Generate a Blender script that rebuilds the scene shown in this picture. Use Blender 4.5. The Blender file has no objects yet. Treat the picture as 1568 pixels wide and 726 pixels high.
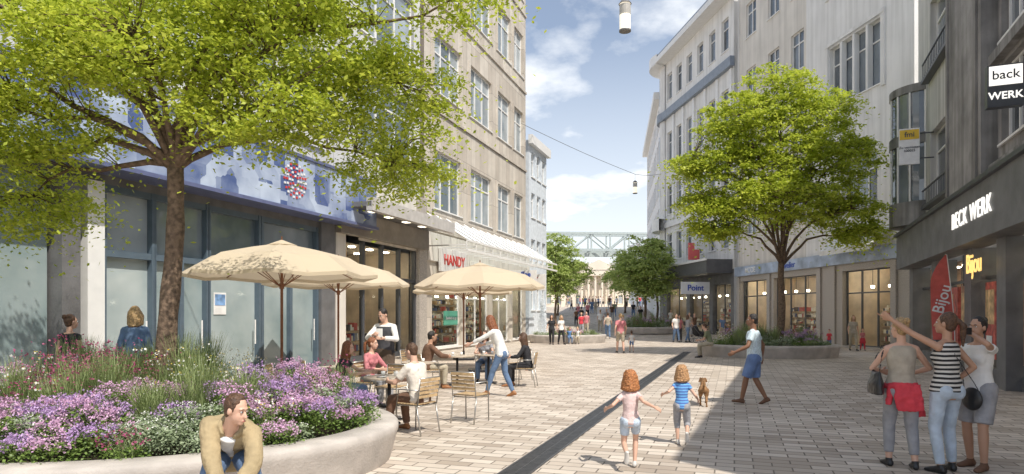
import bpy, math, random
import numpy as np
from mathutils import Vector, Matrix, Euler
R=math.radians
random.seed(7); np.random.seed(7)
sc=bpy.context.scene
COL=sc.collection
def V(*a): return Vector(a)
# ---------------- materials ----------------
MC={}
def nodes(m):
    m.use_nodes=True; nt=m.node_tree; return nt,nt.nodes,nt.links,nt.nodes['Principled BSDF']
def c4(c): return (c[0],c[1],c[2],1)
def M(name,col,rough=.6,var=.12,scale=4,bump=0,bscale=40,metal=0,streak=0):
    if name in MC: return MC[name]
    m=bpy.data.materials.new(name); nt,N,L,b=nodes(m)
    tc=N.new('ShaderNodeTexCoord'); no=N.new('ShaderNodeTexNoise'); no.inputs['Scale'].default_value=scale; no.inputs['Detail'].default_value=6
    L.new(tc.outputs['Object'],no.inputs['Vector'])
    r=N.new('ShaderNodeValToRGB'); r.color_ramp.elements[0].position=.3; r.color_ramp.elements[1].position=.7
    r.color_ramp.elements[0].color=c4([x*(1-var) for x in col]); r.color_ramp.elements[1].color=c4([min(1,x*(1+var)) for x in col])
    L.new(no.outputs['Fac'],r.inputs['Fac']); out=r.outputs['Color']
    if streak:
        mp=N.new('ShaderNodeMapping'); mp.inputs['Scale'].default_value=(2.2,2.2,.12); L.new(tc.outputs['Object'],mp.inputs['Vector']); n3=N.new('ShaderNodeTexNoise'); n3.inputs['Scale'].default_value=1.6; n3.inputs['Detail'].default_value=7; L.new(mp.outputs[0],n3.inputs['Vector'])
        r3=N.new('ShaderNodeValToRGB'); r3.color_ramp.elements[0].position=.35; r3.color_ramp.elements[1].position=.6; r3.color_ramp.elements[0].color=(1-streak,1-streak,1-streak*1.05,1); r3.color_ramp.elements[1].color=(1,1,1,1); L.new(n3.outputs['Fac'],r3.inputs['Fac'])
        mx=N.new('ShaderNodeMixRGB'); mx.blend_type='MULTIPLY'; mx.inputs[0].default_value=1; L.new(out,mx.inputs[1]); L.new(r3.outputs[0],mx.inputs[2]); out=mx.outputs[0]
    L.new(out,b.inputs['Base Color'])
    b.inputs['Roughness'].default_value=rough; b.inputs['Metallic'].default_value=metal
    if bump:
        n2=N.new('ShaderNodeTexNoise'); n2.inputs['Scale'].default_value=bscale; n2.inputs['Detail'].default_value=5; L.new(tc.outputs['Object'],n2.inputs['Vector'])
        bp=N.new('ShaderNodeBump'); bp.inputs['Strength'].default_value=bump; bp.inputs['Distance'].default_value=.02
        L.new(n2.outputs['Fac'],bp.inputs['Height']); L.new(bp.outputs['Normal'],b.inputs['Normal'])
    MC[name]=m; return m
def cloth(name,col,var=.15): return M(name,col,.85,var,9,.5,22)
def stripes(name,c1,c2,freq):
    if name in MC: return MC[name]
    m=bpy.data.materials.new(name); nt,N,L,b=nodes(m)
    tc=N.new('ShaderNodeTexCoord'); w=N.new('ShaderNodeTexWave'); w.bands_direction='Z'; w.inputs['Scale'].default_value=freq; w.inputs['Distortion'].default_value=.6; w.inputs['Detail'].default_value=1
    L.new(tc.outputs['Object'],w.inputs['Vector']); r=N.new('ShaderNodeValToRGB'); r.color_ramp.interpolation='CONSTANT'
    r.color_ramp.elements[0].color=c4(c1); r.color_ramp.elements[1].color=c4(c2); r.color_ramp.elements[1].position=.5
    L.new(w.outputs['Fac'],r.inputs['Fac']); L.new(r.outputs['Color'],b.inputs['Base Color']); b.inputs['Roughness'].default_value=.85
    MC[name]=m; return m
def emis(name,col,st):
    if name in MC: return MC[name]
    m=bpy.data.materials.new(name); nt,N,L,b=nodes(m)
    b.inputs['Base Color'].default_value=c4(col); b.inputs['Emission Color'].default_value=c4(col); b.inputs['Emission Strength'].default_value=st
    MC[name]=m; return m
def brickmat(name,c1,c2,mortar,w,h,ms,rot=0,vertical=True,off=.5,rough=.7,bump=.4,noise=.25,nscale=.6):
    if name in MC: return MC[name]
    m=bpy.data.materials.new(name); nt,N,L,b=nodes(m)
    tc=N.new('ShaderNodeTexCoord')
    if vertical:
        s=N.new('ShaderNodeSeparateXYZ'); c=N.new('ShaderNodeCombineXYZ'); L.new(tc.outputs['Object'],s.inputs[0]); L.new(s.outputs['X'],c.inputs['X']); L.new(s.outputs['Z'],c.inputs['Y']); vec=c.outputs[0]
    else:
        mp=N.new('ShaderNodeMapping'); mp.inputs['Rotation'].default_value=(0,0,rot); L.new(tc.outputs['Object'],mp.inputs['Vector']); vec=mp.outputs[0]
    br=N.new('ShaderNodeTexBrick'); br.offset=off; br.inputs['Scale'].default_value=1; br.inputs['Brick Width'].default_value=w; br.inputs['Row Height'].default_value=h
    br.inputs['Mortar Size'].default_value=ms; br.inputs['Mortar Smooth'].default_value=.3; br.inputs['Color1'].default_value=c4(c1); br.inputs['Color2'].default_value=c4(c2); br.inputs['Mortar'].default_value=c4(mortar)
    L.new(vec,br.inputs['Vector'])
    no=N.new('ShaderNodeTexNoise'); no.inputs['Scale'].default_value=nscale; no.inputs['Detail'].default_value=8; no.inputs['Roughness'].default_value=.65; L.new(tc.outputs['Object'],no.inputs['Vector'])
    r=N.new('ShaderNodeValToRGB'); r.color_ramp.elements[0].position=.3; r.color_ramp.elements[1].position=.7
    r.color_ramp.elements[0].color=(1-noise,1-noise,1-noise,1); r.color_ramp.elements[1].color=(1,1,1,1); L.new(no.outputs['Fac'],r.inputs['Fac'])
    mx=N.new('ShaderNodeMixRGB'); mx.blend_type='MULTIPLY'; mx.inputs[0].default_value=1; L.new(br.outputs['Color'],mx.inputs[1]); L.new(r.outputs['Color'],mx.inputs[2]); L.new(mx.outputs[0],b.inputs['Base Color'])
    b.inputs['Roughness'].default_value=rough
    bp=N.new('ShaderNodeBump'); bp.inputs['Strength'].default_value=bump; bp.inputs['Distance'].default_value=.01; bp.invert=True; L.new(br.outputs['Fac'],bp.inputs['Height']); L.new(bp.outputs['Normal'],b.inputs['Normal'])
    MC[name]=m; return m
def leafmat(name,ca,cb,trans=.45,noise=.5):
    if name in MC: return MC[name]
    m=bpy.data.materials.new(name); nt,N,L,b=nodes(m)
    ge=N.new('ShaderNodeNewGeometry'); tc=N.new('ShaderNodeTexCoord'); no=N.new('ShaderNodeTexNoise'); no.inputs['Scale'].default_value=1.3
    L.new(tc.outputs['Object'],no.inputs['Vector']); ad=N.new('ShaderNodeMath'); ad.operation='MULTIPLY_ADD'; ad.inputs[1].default_value=.6; L.new(ge.outputs['Random Per Island'],ad.inputs[0])
    mu=N.new('ShaderNodeMath'); mu.operation='MULTIPLY'; mu.inputs[1].default_value=noise; L.new(no.outputs['Fac'],mu.inputs[0]); L.new(mu.outputs[0],ad.inputs[2])
    mx=N.new('ShaderNodeMixRGB'); mx.inputs[1].default_value=c4(ca); mx.inputs[2].default_value=c4(cb); L.new(ad.outputs[0],mx.inputs[0])
    L.new(mx.outputs[0],b.inputs['Base Color']); b.inputs['Roughness'].default_value=.5
    tr=N.new('ShaderNodeBsdfTranslucent'); L.new(mx.outputs[0],tr.inputs['Color']); ms=N.new('ShaderNodeMixShader'); ms.inputs[0].default_value=trans
    L.new(b.outputs[0],ms.inputs[1]); L.new(tr.outputs[0],ms.inputs[2]); L.new(ms.outputs[0],N['Material Output'].inputs['Surface'])
    MC[name]=m; return m
def winmat(name,dark,light,rough=.04,ior=1.9):
    if name in MC: return MC[name]
    m=bpy.data.materials.new(name); nt,N,L,b=nodes(m)
    ge=N.new('ShaderNodeNewGeometry'); r=N.new('ShaderNodeValToRGB'); r.color_ramp.elements[0].color=c4(dark); r.color_ramp.elements[1].color=c4(light); r.color_ramp.elements[0].position=.35
    tc=N.new('ShaderNodeTexCoord'); no=N.new('ShaderNodeTexNoise'); no.inputs['Scale'].default_value=.9; no.inputs['Detail'].default_value=3; L.new(tc.outputs['Object'],no.inputs['Vector'])
    ad=N.new('ShaderNodeMath'); ad.operation='MULTIPLY_ADD'; ad.inputs[1].default_value=.5; L.new(ge.outputs['Random Per Island'],ad.inputs[0]); mu=N.new('ShaderNodeMath'); mu.operation='MULTIPLY'; mu.inputs[1].default_value=.6; L.new(no.outputs['Fac'],mu.inputs[0]); L.new(mu.outputs[0],ad.inputs[2])
    L.new(ad.outputs[0],r.inputs['Fac']); L.new(r.outputs['Color'],b.inputs['Base Color']); b.inputs['Roughness'].default_value=rough; b.inputs['IOR'].default_value=ior
    MC[name]=m; return m
def glassmat(name,tint=(.9,.95,.95),refl=.22):
    if name in MC: return MC[name]
    m=bpy.data.materials.new(name); nt,N,L,b=nodes(m)
    t=N.new('ShaderNodeBsdfTransparent'); t.inputs[0].default_value=c4(tint); g=N.new('ShaderNodeBsdfGlossy'); g.inputs['Roughness'].default_value=.02; g.inputs[0].default_value=(.9,.95,1,1)
    lw=N.new('ShaderNodeLayerWeight'); lw.inputs[0].default_value=refl; ms=N.new('ShaderNodeMixShader'); L.new(lw.outputs['Fresnel'],ms.inputs[0]); L.new(t.outputs[0],ms.inputs[1]); L.new(g.outputs[0],ms.inputs[2]); L.new(ms.outputs[0],N['Material Output'].inputs['Surface'])
    MC[name]=m; return m
# ---------------- mesh builder ----------------
def basis(d):
    d=d.normalized(); a=V(0,0,1) if abs(d.z)<.9 else V(1,0,0); u=d.cross(a).normalized(); return u,d.cross(u).normalized()
class MB:
    def __init__(s): s.V=[];s.F=[];s.M=[]
    def quad(s,a,b,c,d,m=0):
        i=len(s.V); s.V+= [tuple(a),tuple(b),tuple(c),tuple(d)]; s.F.append((i,i+1,i+2,i+3)); s.M.append(m)
    def box(s,x0,x1,y0,y1,z0,z1,m=0,T=None):
        i=len(s.V); P=[(x0,y0,z0),(x1,y0,z0),(x1,y1,z0),(x0,y1,z0),(x0,y0,z1),(x1,y0,z1),(x1,y1,z1),(x0,y1,z1)]
        if T is not None: P=[tuple(T@Vector(p)) for p in P]
        s.V+=P
        for f in [(0,3,2,1),(4,5,6,7),(0,1,5,4),(1,2,6,5),(2,3,7,6),(3,0,4,7)]: s.F.append(tuple(i+k for k in f)); s.M.append(m)
    def rings(s,C,U,W,RX,RY,n=12,m=0,cap=True):
        i0=len(s.V)
        for c,u,w,rx,ry in zip(C,U,W,RX,RY):
            for k in range(n):
                a=2*math.pi*k/n; p=c+u*(rx*math.cos(a))+w*(ry*math.sin(a)); s.V.append(tuple(p))
        for j in range(len(C)-1):
            for k in range(n):
                a=i0+j*n+k; b=i0+j*n+(k+1)%n; s.F.append((a,b,b+n,a+n)); s.M.append(m)
        if cap:
            s.F.append(tuple(i0+k for k in range(n))[::-1]); s.M.append(m)
            q=i0+(len(C)-1)*n; s.F.append(tuple(q+k for k in range(n))); s.M.append(m)
    def cyl(s,p0,p1,r0,r1=None,n=8,m=0):
        p0=Vector(p0);p1=Vector(p1); r1=r0 if r1 is None else r1; u,w=basis(p1-p0); s.rings([p0,p1],[u,u],[w,w],[r0,r1],[r0,r1],n,m)
    def tube(s,pts,rad,n=6,m=0):
        pts=[Vector(p) for p in pts]; U=[];W=[]
        for i,p in enumerate(pts):
            d=pts[min(i+1,len(pts)-1)]-pts[max(i-1,0)]
            u,w=basis(d)
            if U and u.dot(U[-1])<0: u=-u;w=-w
            U.append(u);W.append(w)
        if not isinstance(rad,(list,tuple)): rad=[rad]*len(pts)
        s.rings(pts,U,W,rad,rad,n,m)
    def cap(s,p0,p1,r0,r1,f0=False,f1=False,n=12,m=0):
        p0=Vector(p0);p1=Vector(p1); d=(p1-p0); 
        if d.length<1e-5: d=V(0,0,1e-4)
        dn=d.normalized(); u,w=basis(d); C=[];Q=[]
        if f0: C.append(p0);Q.append(r0)
        else:
            for a in (80,55,28,0): C.append(p0-dn*r0*math.sin(R(a)));Q.append(r0*math.cos(R(a)))
        if f1: C.append(p1);Q.append(r1)
        else:
            for a in (0,28,55,80): C.append(p1+dn*r1*math.sin(R(a)));Q.append(r1*math.cos(R(a)))
        s.rings(C,[u]*len(C),[w]*len(C),Q,Q,n,m)
    def ell(s,c,r,Rm=None,m=0,n=12,k=8):
        X=V(1,0,0);Y=V(0,1,0);Z=V(0,0,1)
        if Rm is not None: X,Y,Z=Rm
        c=Vector(c);C=[];A=[];B=[]
        for j in range(k+1):
            t=-90+180*j/k; t=max(-84,min(84,t)); C.append(c+Z*r[2]*math.sin(R(t))); A.append(r[0]*math.cos(R(t)));B.append(r[1]*math.cos(R(t)))
        s.rings(C,[X]*len(C),[Y]*len(C),A,B,n,m)
    def obj(s,name,mats,parent=None,smooth=False,bevel=0):
        me=bpy.data.meshes.new(name); me.from_pydata(s.V,[],s.F)
        if not isinstance(mats,(list,tuple)): mats=[mats]
        for m in mats: me.materials.append(m)
        me.polygons.foreach_set('material_index',s.M)
        if smooth: me.polygons.foreach_set('use_smooth',[True]*len(s.F))
        o=bpy.data.objects.new(name,me); COL.objects.link(o)
        if parent: o.parent=parent
        if bevel:
            b=o.modifiers.new('bevel','BEVEL'); b.width=bevel; b.segments=2; b.limit_method='ANGLE'
        return o
def empty(name,loc=(0,0,0),rz=0):
    e=bpy.data.objects.new(name,None); COL.objects.link(e); e.location=loc; e.rotation_euler=(0,0,rz); e.empty_display_size=.3; return e
def qmesh(name,P,mats,mi=None,parent=None):
    n=len(P); me=bpy.data.meshes.new(name); me.vertices.add(n*4); me.vertices.foreach_set('co',np.ascontiguousarray(P.reshape(-1),dtype=np.float32))
    me.loops.add(n*4); me.loops.foreach_set('vertex_index',np.arange(n*4,dtype=np.int32)); me.polygons.add(n); me.polygons.foreach_set('loop_start',np.arange(n,dtype=np.int32)*4)
    for m in mats: me.materials.append(m)
    if mi is not None: me.polygons.foreach_set('material_index',np.asarray(mi,dtype=np.int32))
    me.update(calc_edges=True); me.validate()
    o=bpy.data.objects.new(name,me); COL.objects.link(o)
    if parent: o.parent=parent
    return o
def text(s,size,mat,parent,loc,rot,ext=.02,name='lettering',off=.012,sp=1.0):
    c=bpy.data.curves.new(name,'FONT'); c.body=s; c.size=size; c.extrude=ext; c.align_x='CENTER'; c.align_y='CENTER'; c.offset=size*off; c.space_character=sp
    o=bpy.data.objects.new(name,c); COL.objects.link(o); c.materials.append(mat); o.parent=parent; o.location=loc; o.rotation_euler=rot; return o
def gz(y):
    t=max(0,min(1,(y-42)/60)); return 2.8*t*t*(3-2*t)
# ---------------- people ----------------
def skin(t): return M('skin_'+t,{'fair':(.62,.38,.28),'tan':(.47,.27,.18),'dark':(.24,.12,.07)}[t],.5,.06,6)
def hairm(t): 
    c={'brown':(.09,.045,.024),'auburn':(.22,.075,.028),'black':(.018,.014,.012),'blond':(.38,.25,.12),'red':(.42,.17,.06),'strawberry':(.48,.27,.13)}[t]
    return M('hair_'+t,c,.45,.5,45,.8,60)
clouds=bpy.data.textures.new('folds','CLOUDS'); clouds.noise_scale=.09
curlt=bpy.data.textures.new('curls','CLOUDS'); curlt.noise_scale=.03
def solid(mb,name,vx,mat,parent,sm=3,disp=0,tex=None):
    if not mb.V: return None
    o=mb.obj(name,mat,parent,True)
    r=o.modifiers.new('remesh','REMESH'); r.mode='VOXEL'; r.voxel_size=vx; r.use_smooth_shade=True
    s=o.modifiers.new('smooth','SMOOTH'); s.iterations=sm; s.factor=.5
    if disp:
        d=o.modifiers.new('folds','DISPLACE'); d.texture=tex or clouds; d.strength=disp; d.mid_level=.5; d.texture_coords='LOCAL'
    return o
def ik(a,t,l1,l2,pole):
    d=t-a; L=d.length; mx=(l1+l2)*.998
    if L>mx: d=d*(mx/L); L=mx
    e=a+d; x=(l1*l1-l2*l2+L*L)/(2*L); h=math.sqrt(max(0,l1*l1-x*x)); dn=d/L
    p=pole-dn*pole.dot(dn); p=p.normalized() if p.length>1e-4 else basis(dn)[0]
    return a+dn*x+p*h,e
TT=[-.12,-.04,.06,.18,.30,.40,.47,.50,.53]
PR={'m':([.11,.165,.16,.145,.16,.174,.162,.115,.06],[.08,.115,.105,.10,.11,.112,.09,.075,.06]),
    'f':([.11,.17,.152,.122,.135,.148,.145,.10,.052],[.08,.118,.10,.085,.1,.1,.083,.068,.052])}
def human(name,loc,yaw,H=1.75,sex='m',pz=.92,py=0,lean=0,side=0,twist=0,feet=None,hands=None,kpole=None,epole=None,head=(0,0),
          top=None,slv=.55,hem=-.07,bottom=None,blen=1.95,bloose=.012,shoes=None,hair='short',hc='brown',sk='fair',vx=.009,curl=(.6,.6),hs=1.0,point=None,tloose=.014,skirt=None,apron=None,vest=None,foot_pitch=(0,0),palm=None,collar=None):
    s=H/1.75; g=empty(name,loc,R(yaw)); g.scale=(s,s,s)
    P=V(0,py,pz); px,pyy=PR[sex]
    if hs>1.05: px=[a*.92 for a in px]
    def fr(a,b,tw):
        U=V(math.sin(b),math.sin(a)*math.cos(b),math.cos(a)*math.cos(b)); F=V(-math.sin(tw),math.cos(tw),0); F=(F-U*F.dot(U)).normalized(); return F.cross(U),F,U
    def at(t):
        c=P.copy(); n=12; 
        for i in range(n):
            tt=t*(i+.5)/n; k=min(1,.3+.7*max(0,tt)/.3); f=fr(R(lean)*k,R(side)*k,R(twist)*min(1,max(0,tt/.4))); c+=f[2]*(t/n)
        k=min(1,.3+.7*max(0,t)/.3); return c,fr(R(lean)*k,R(side)*k,R(twist)*min(1,max(0,t/.4)))
    def pf(t): return float(np.interp(t,TT,px)),float(np.interp(t,TT,pyy))
    def torso(mb,t0,t1,inf,n=14,flare=0):
        C=[];U=[];W=[];A=[];B=[]
        for i in range(n+1):
            t=t0+(t1-t0)*i/n; c,(X,F,Uu)=at(t); a,b=pf(t); fl=flare*max(0,(.2-t)/.25); C.append(c);U.append(X);W.append(F);A.append(a+inf+fl);B.append(b+inf+fl)
        mb.rings(C,U,W,A,B,18)
    body=MB(); torso(body,-.12,.53,0)
    nb,(NX,NF,NU)=at(.53); sc_,(SX,SF,SU)=at(.455)
    sw=.172 if sex=='m' else .15
    if hs>1.05: sw=.13
    al=1 if sex=='m' else .86
    lr=1 if sex=='m' else .96
    if hs>1.05: al=.85; lr=.88
    sh=[sc_-SX*sw,sc_+SX*sw]
    c0,(PX,PF,PU)=at(0)
    hip=[c0-PX*.088,c0+PX*.088]
    hy,hp=R(head[0]),R(head[1])
    HF=V(-math.sin(hy)*math.cos(hp),math.cos(hy)*math.cos(hp),math.sin(hp)); HX=HF.cross(V(0,0,1)).normalized(); HU=HX.cross(HF)
    nd=(NU+HU).normalized(); nt_=nb+nd*.075; HC=nt_+HU*.105*hs+HF*.025
    Rm=(HX,HF,HU)
    nr=.055 if sex=='m' else .045
    body.cap(nb-nd*.05,nt_+HU*.04,nr+.006,nr)
    h=hs
    body.ell(HC+HU*.02*h-HF*.012*h,(.074*h,.094*h,.1*h),Rm)
    body.ell(HC+HF*.022*h-HU*.04*h,(.057*h,.07*h,.078*h),Rm)
    body.ell(HC+HF*.06*h-HU*.095*h,(.028*h,.026*h,.022*h),Rm)
    body.cap(HC+HF*.088*h,HC+HF*.104*h-HU*.038*h,.008*h,.014*h)
    body.ell(HC+HF*.072*h+HU*.025*h,(.05*h,.018*h,.012*h),Rm)
    body.ell(HC+HF*.085*h-HU*.072*h,(.022*h,.012*h,.012*h),Rm)
    for sg in (-1,1): body.ell(HC+HX*sg*.077*h-HU*.012*h-HF*.005,(.011*h,.02*h,.03*h),Rm)
    if sex=='f' and hs<1.05:
        for sg in (-1,1):
            cc,(X,F,U)=at(.345); body.ell(cc+X*sg*.065+F*.075,(.058,.05,.058),(X,F,U))
    for i,sg in ((0,-1),(1,1)): body.cap(nb-NU*.02+NX*sg*.03,sh[i]+SU*.01,.045*al,.05*al)
    if hands is None: hands=[(-.26,.05,.86),(.26,.05,.86)]
    if epole is None: epole=[(-.5,-1,0),(.5,-1,0)]
    EL=[];WR=[]
    for i in (0,1):
        e,w=ik(sh[i],V(*hands[i]),.285,.25,V(*epole[i])); EL.append(e);WR.append(w)
        body.ell(sh[i],(.052*al,.055*al,.055*al))
        body.cap(sh[i],e,.05*al,.038*al); m_=e.lerp(w,.3); body.cap(e,m_,.037*al,.04*al); body.cap(m_,w,.04*al,.026*al)
        d=(w-e).normalized(); sg=(-1,1)[i]
        n_=V(*palm[i]) if palm and palm[i] else V(-sg,0.2,0); n_=(n_-d*n_.dot(d)); n_=n_.normalized() if n_.length>.05 else basis(d)[0]; lat=d.cross(n_).normalized()
        if lat.dot(V(0,1,.6))<0: lat=-lat
        k=1.15 if hs>1.05 else 1.0
        body.rings([w-d*.01,w+d*.02,w+d*.06*k,w+d*.095*k],[lat]*4,[n_]*4,[.026,.034,.042,.038],[.02,.017,.016,.012],12)
        for fi,(off,ln) in enumerate(((.031,.068),(.011,.078),(-.01,.072),(-.03,.056))):
            cu=curl[i]; 
            if point==i: cu=0.05 if fi==0 else 1.5
            p=w+d*.088*k+lat*off; ang=0; r=.0095
            for sgm in (.45,.32,.23):
                ang+=cu*(.75 if sgm<.4 else .5); dd=d*math.cos(ang)+n_*math.sin(ang)+lat*off*1.2; dd.normalize(); q=p+dd*ln*sgm*k; body.cap(p,q,r,r-.001,n=8); p=q; r-=.0008
        p=w+d*.025+lat*.028; dd=(d*.7+lat*.6+n_*.25).normalized(); q=p+dd*.035; body.cap(p,q,.013,.011,n=8); dd=(d*.85+lat*.25+n_*.4).normalized(); body.cap(q,q+dd*.032,.011,.009,n=8)
    if feet is None: feet=[(-.1,0,.08),(.1,.02,.08)]
    if kpole is None: kpole=[(-.1,1,0),(.1,1,0)]
    KN=[];AN=[];sho=MB()
    for i in (0,1):
        k,a=ik(hip[i],V(*feet[i][:3]),.43,.42,V(*kpole[i])); KN.append(k);AN.append(a)
        body.cap(hip[i],k,.088*lr,.056*lr); m_=k.lerp(a,.3); body.cap(k,m_,.054*lr,.057*lr); body.cap(m_,a,.057*lr,.036*lr)
        body.ell(c0+PX*(-1,1)[i]*.075-PF*.045-PU*.03,(.085,.085,.095),(PX,PF,PU))
        fy=R(feet[i][3]) if len(feet[i])>3 else R(-8*(-1,1)[i]); fp=R(foot_pitch[i]); f=V(-math.sin(fy)*math.cos(fp),math.cos(fy)*math.cos(fp),-math.sin(fp)); x=f.cross(V(0,0,1)).normalized(); u=x.cross(f)
        dwn=-u
        for tgt,ex in ((body,0),(sho,.006)):
            if tgt is sho and not shoes: continue
            tgt.rings([a-f*.062+dwn*.05,a-f*.05+dwn*.042,a+dwn*.03,a+f*.07+dwn*.045,a+f*.13+dwn*.055,a+f*.165+dwn*.06,a+f*.185+dwn*.062],[x]*7,[u]*7,[.015+ex,.028+ex,.034+ex,.038+ex,.042+ex,.032+ex,.012+ex],[.015,.034+ex,.045+ex,.03+ex,.022+ex,.017+ex,.008+ex],12)
            if ex: tgt.cap(a+u*.0,a+dwn*.03,.04,.038)
    b=solid(body,'body',vx,skin(sk),g,3)
    if top:
        t=MB(); inf=tloose; torso(t,hem,.505,inf,flare=.01 if hem<0 else 0)
        if sex=='f' and hs<1.05:
            for sg in (-1,1):
                cc,(X,F,U)=at(.345); t.ell(cc+X*sg*.062+F*.076,(.066,.055,.066),(X,F,U))
        for i,sg in ((0,-1),(1,1)):
            if slv>0:
                t.cap(nb-NU*.035+NX*sg*.05,sh[i]+SU*.008,.048*al,.056*al+inf*.4)
                L1=min(1,slv); t.cap(sh[i],sh[i].lerp(EL[i],L1),.053*al+inf*.7,(.046 if slv<1 else .043)*al+inf*.8,f1=slv<1)
                if slv>1: t.cap(EL[i],EL[i].lerp(WR[i],slv-1),.043*al+inf*.8,.032*al+inf*.8,f1=True)
            else: t.cap(nb-NU*.04+NX*sg*.045,sh[i]-SX*sg*.035,.04*al,.043*al)
        if collar:
            nn=14; cf=lambda a:nb-NU*.01+NX*.082*math.sin(a)-NF*.08*math.cos(a)
            for k in range(nn):
                a0=R(-140+280*k/nn);a1=R(-140+280*(k+1)/nn); t.cap(cf(a0),cf(a1),.022,.022,n=8); t.cap(cf(a0)+NU*.025,cf(a1)+NU*.025,.014,.014,n=8)
        solid(t,'top',vx*1.15,top,g,3,.022 if collar else (.014 if vx<.015 else 0))
        if collar:
            q=MB(); C=[];U=[];W=[];A=[];B=[]
            for i in range(9):
                tt=.12+.39*i/8; c,(X,F,Uu)=at(tt); a,b_=pf(tt); C.append(c+F*(b_+tloose-.012)); U.append(X);W.append(F);A.append(.03+.035*i/8);B.append(.026)
            q.rings(C,U,W,A,B,12); solid(q,'undershirt',vx,collar,g,2)
    if vest:
        t=MB(); torso(t,-.02,.47,tloose+.012); solid(t,'waistcoat',vx*1.2,vest,g,2)
    if bottom:
        t=MB(); torso(t,-.1,.1,.012)
        for i in (0,1):
            L1=min(1,blen); kk=hip[i].lerp(KN[i],L1); t.cap(hip[i]+PU*.0,kk,.093*lr+bloose,.06*lr+bloose*1.3,f1=blen<1)
            t.ell(c0+PX*(-1,1)[i]*.075-PF*.045-PU*.03,(.093,.093,.1),(PX,PF,PU))
            if blen>1:
                e=KN[i].lerp(AN[i],blen-1); m_=KN[i].lerp(AN[i],min(.3,(blen-1)*.5)); t.cap(KN[i],m_,.06*lr+bloose,.059*lr+bloose); t.cap(m_,e,.059*lr+bloose,.042*lr+bloose*1.2,f1=True)
        solid(t,'trousers',vx*1.15,bottom,g,3,.012 if vx<.015 else 0)
    if skirt:
        t=MB(); kk=(KN[0]+KN[1])/2; e=c0.lerp(kk,.8); d=(e-c0).normalized(); X=PX; W=d.cross(X).normalized(); c1,_=at(.09)
        t.rings([c1,c0,e],[X]*3,[W]*3,[.15,.19,.25],[.12,.14,.2],18); solid(t,'skirt',vx*1.3,skirt,g,2,.02)
    if apron:
        t=MB(); t.rings([at(.08)[0],c0,V(0,.02,.5)],[PX]*3,[PF]*3,[.168,.19,.2],[.125,.145,.16],18); solid(t,'apron',vx*1.3,apron,g,2,.015)
    if shoes: solid(sho,'shoes',vx,shoes,g,2)
    if vx<.016:
        f=MB(); 
        for sg in (-1,1):
            e=HC+HX*sg*.03*h+HF*.079*h+HU*.004*h; f.ell(e,(.012*h,.009*h,.008*h),Rm,0,8,6); f.ell(e+HF*.006*h,(.0055*h,.004*h,.006*h),Rm,1,8,6)
            f.ell(HC+HX*sg*.031*h+HF*.088*h+HU*.027*h,(.018*h,.005*h,.0035*h),Rm,1,8,6)
        f.ell(HC+HF*.096*h-HU*.071*h,(.022*h,.005*h,.006*h),Rm,2,8,6)
        f.obj('face',[M('eye_white',(.75,.73,.7),.3),M('eye_dark',(.03,.02,.015),.3),M('lips',(.4,.14,.12),.5)],g,True)
    hh=MB(); disp=.012
    cr=HC+HU*.032*h-HF*.024*h
    hh.ell(cr,(.083*h,.096*h,.1*h),Rm); hh.ell(HC-HF*.045*h-HU*.02*h,(.07*h,.06*h,.075*h),Rm)
    tex=None
    if hair in('long','bob','curly'):
        ln={'long':.3,'bob':.14,'curly':.10}[hair]
        for k in range(-4,5):
            a=k/4*R(105); o=(-HF*math.cos(a)+HX*math.sin(a)); p0=cr+o*.06*h; p1=HC+o*.085*h-HU*.04*h; p2=HC+o*(.09 if hair!='curly' else .10)*h-HU*(.04+ln*(1-.15*abs(k)/4))*h
            if p2.z<nb.z+.02: p2=p2-HF*.02
            hh.cap(p0,p1,.035*h,.036*h); hh.cap(p1,p2,.036*h,.022*h if hair!='curly' else .034*h)
        if hair=='curly':
            disp=.035; tex=curlt
            rr=random.Random(5)
            for k in range(110):
                a=rr.uniform(-2.0,2.0); zz=rr.uniform(-1.4,.95); rad=.088*math.sqrt(max(.12,1-max(0,zz)**2)); o=(-HF*math.cos(a)+HX*math.sin(a)); hh.ell(HC+HU*.02*h-HF*.01*h+o*rad*h+HU*zz*.1*h,(.02*h,.02*h,.024*h),n=8,k=6)
    if hair=='pony':
        p=cr-HF*.095*h+HU*.01; q=p-HF*.05-HU*.05; r_=q-HU*.12+V(.01,0,0); hh.cap(p,q,.022,.034); hh.cap(q,r_,.034,.028); hh.cap(r_,r_-V(0,0,.1),.028,.01)
    if hair=='bun': hh.ell(cr-HF*.085*h+HU*.05*h,(.042,.038,.042))
    solid(hh,'hair',vx*1.0,hairm(hc),g,2,disp,tex)
    return g,dict(at=at)
white=M('white_cotton',(.75,.74,.72),.85,.08,6,.4,18); denim=cloth('denim',(.12,.19,.32)); ldenim=cloth('light_denim',(.46,.54,.64)); black=cloth('black_cloth',(.025,.025,.03)); tan=cloth('tan_jacket',(.36,.28,.16),.2)
brownc=cloth('brown_cloth',(.15,.08,.05)); greyc=cloth('grey_cloth',(.32,.32,.34)); pinkc=cloth('pink_cloth',(.55,.2,.22)); khaki=cloth('khaki_cloth',(.42,.37,.28)); redc=cloth('red_cloth',(.6,.05,.07)); bluesh=cloth('blue_shorts',(.14,.22,.42))
beige=cloth('beige_cloth',(.42,.37,.30)); leather=M('brown_leather',(.3,.13,.05),.45); blackl=M('black_leather',(.02,.02,.022),.35); wshoe=M('white_shoe',(.6,.58,.55),.5); olive=cloth('olive_cloth',(.2,.22,.13))
check=M('check_shirt',(.55,.66,.72),.85,.25,40,.3,20)
SIT=dict(pz=.53,py=-.05)
sitfeet=[(-.12,.42,.08),(.13,.36,.08)]
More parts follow.
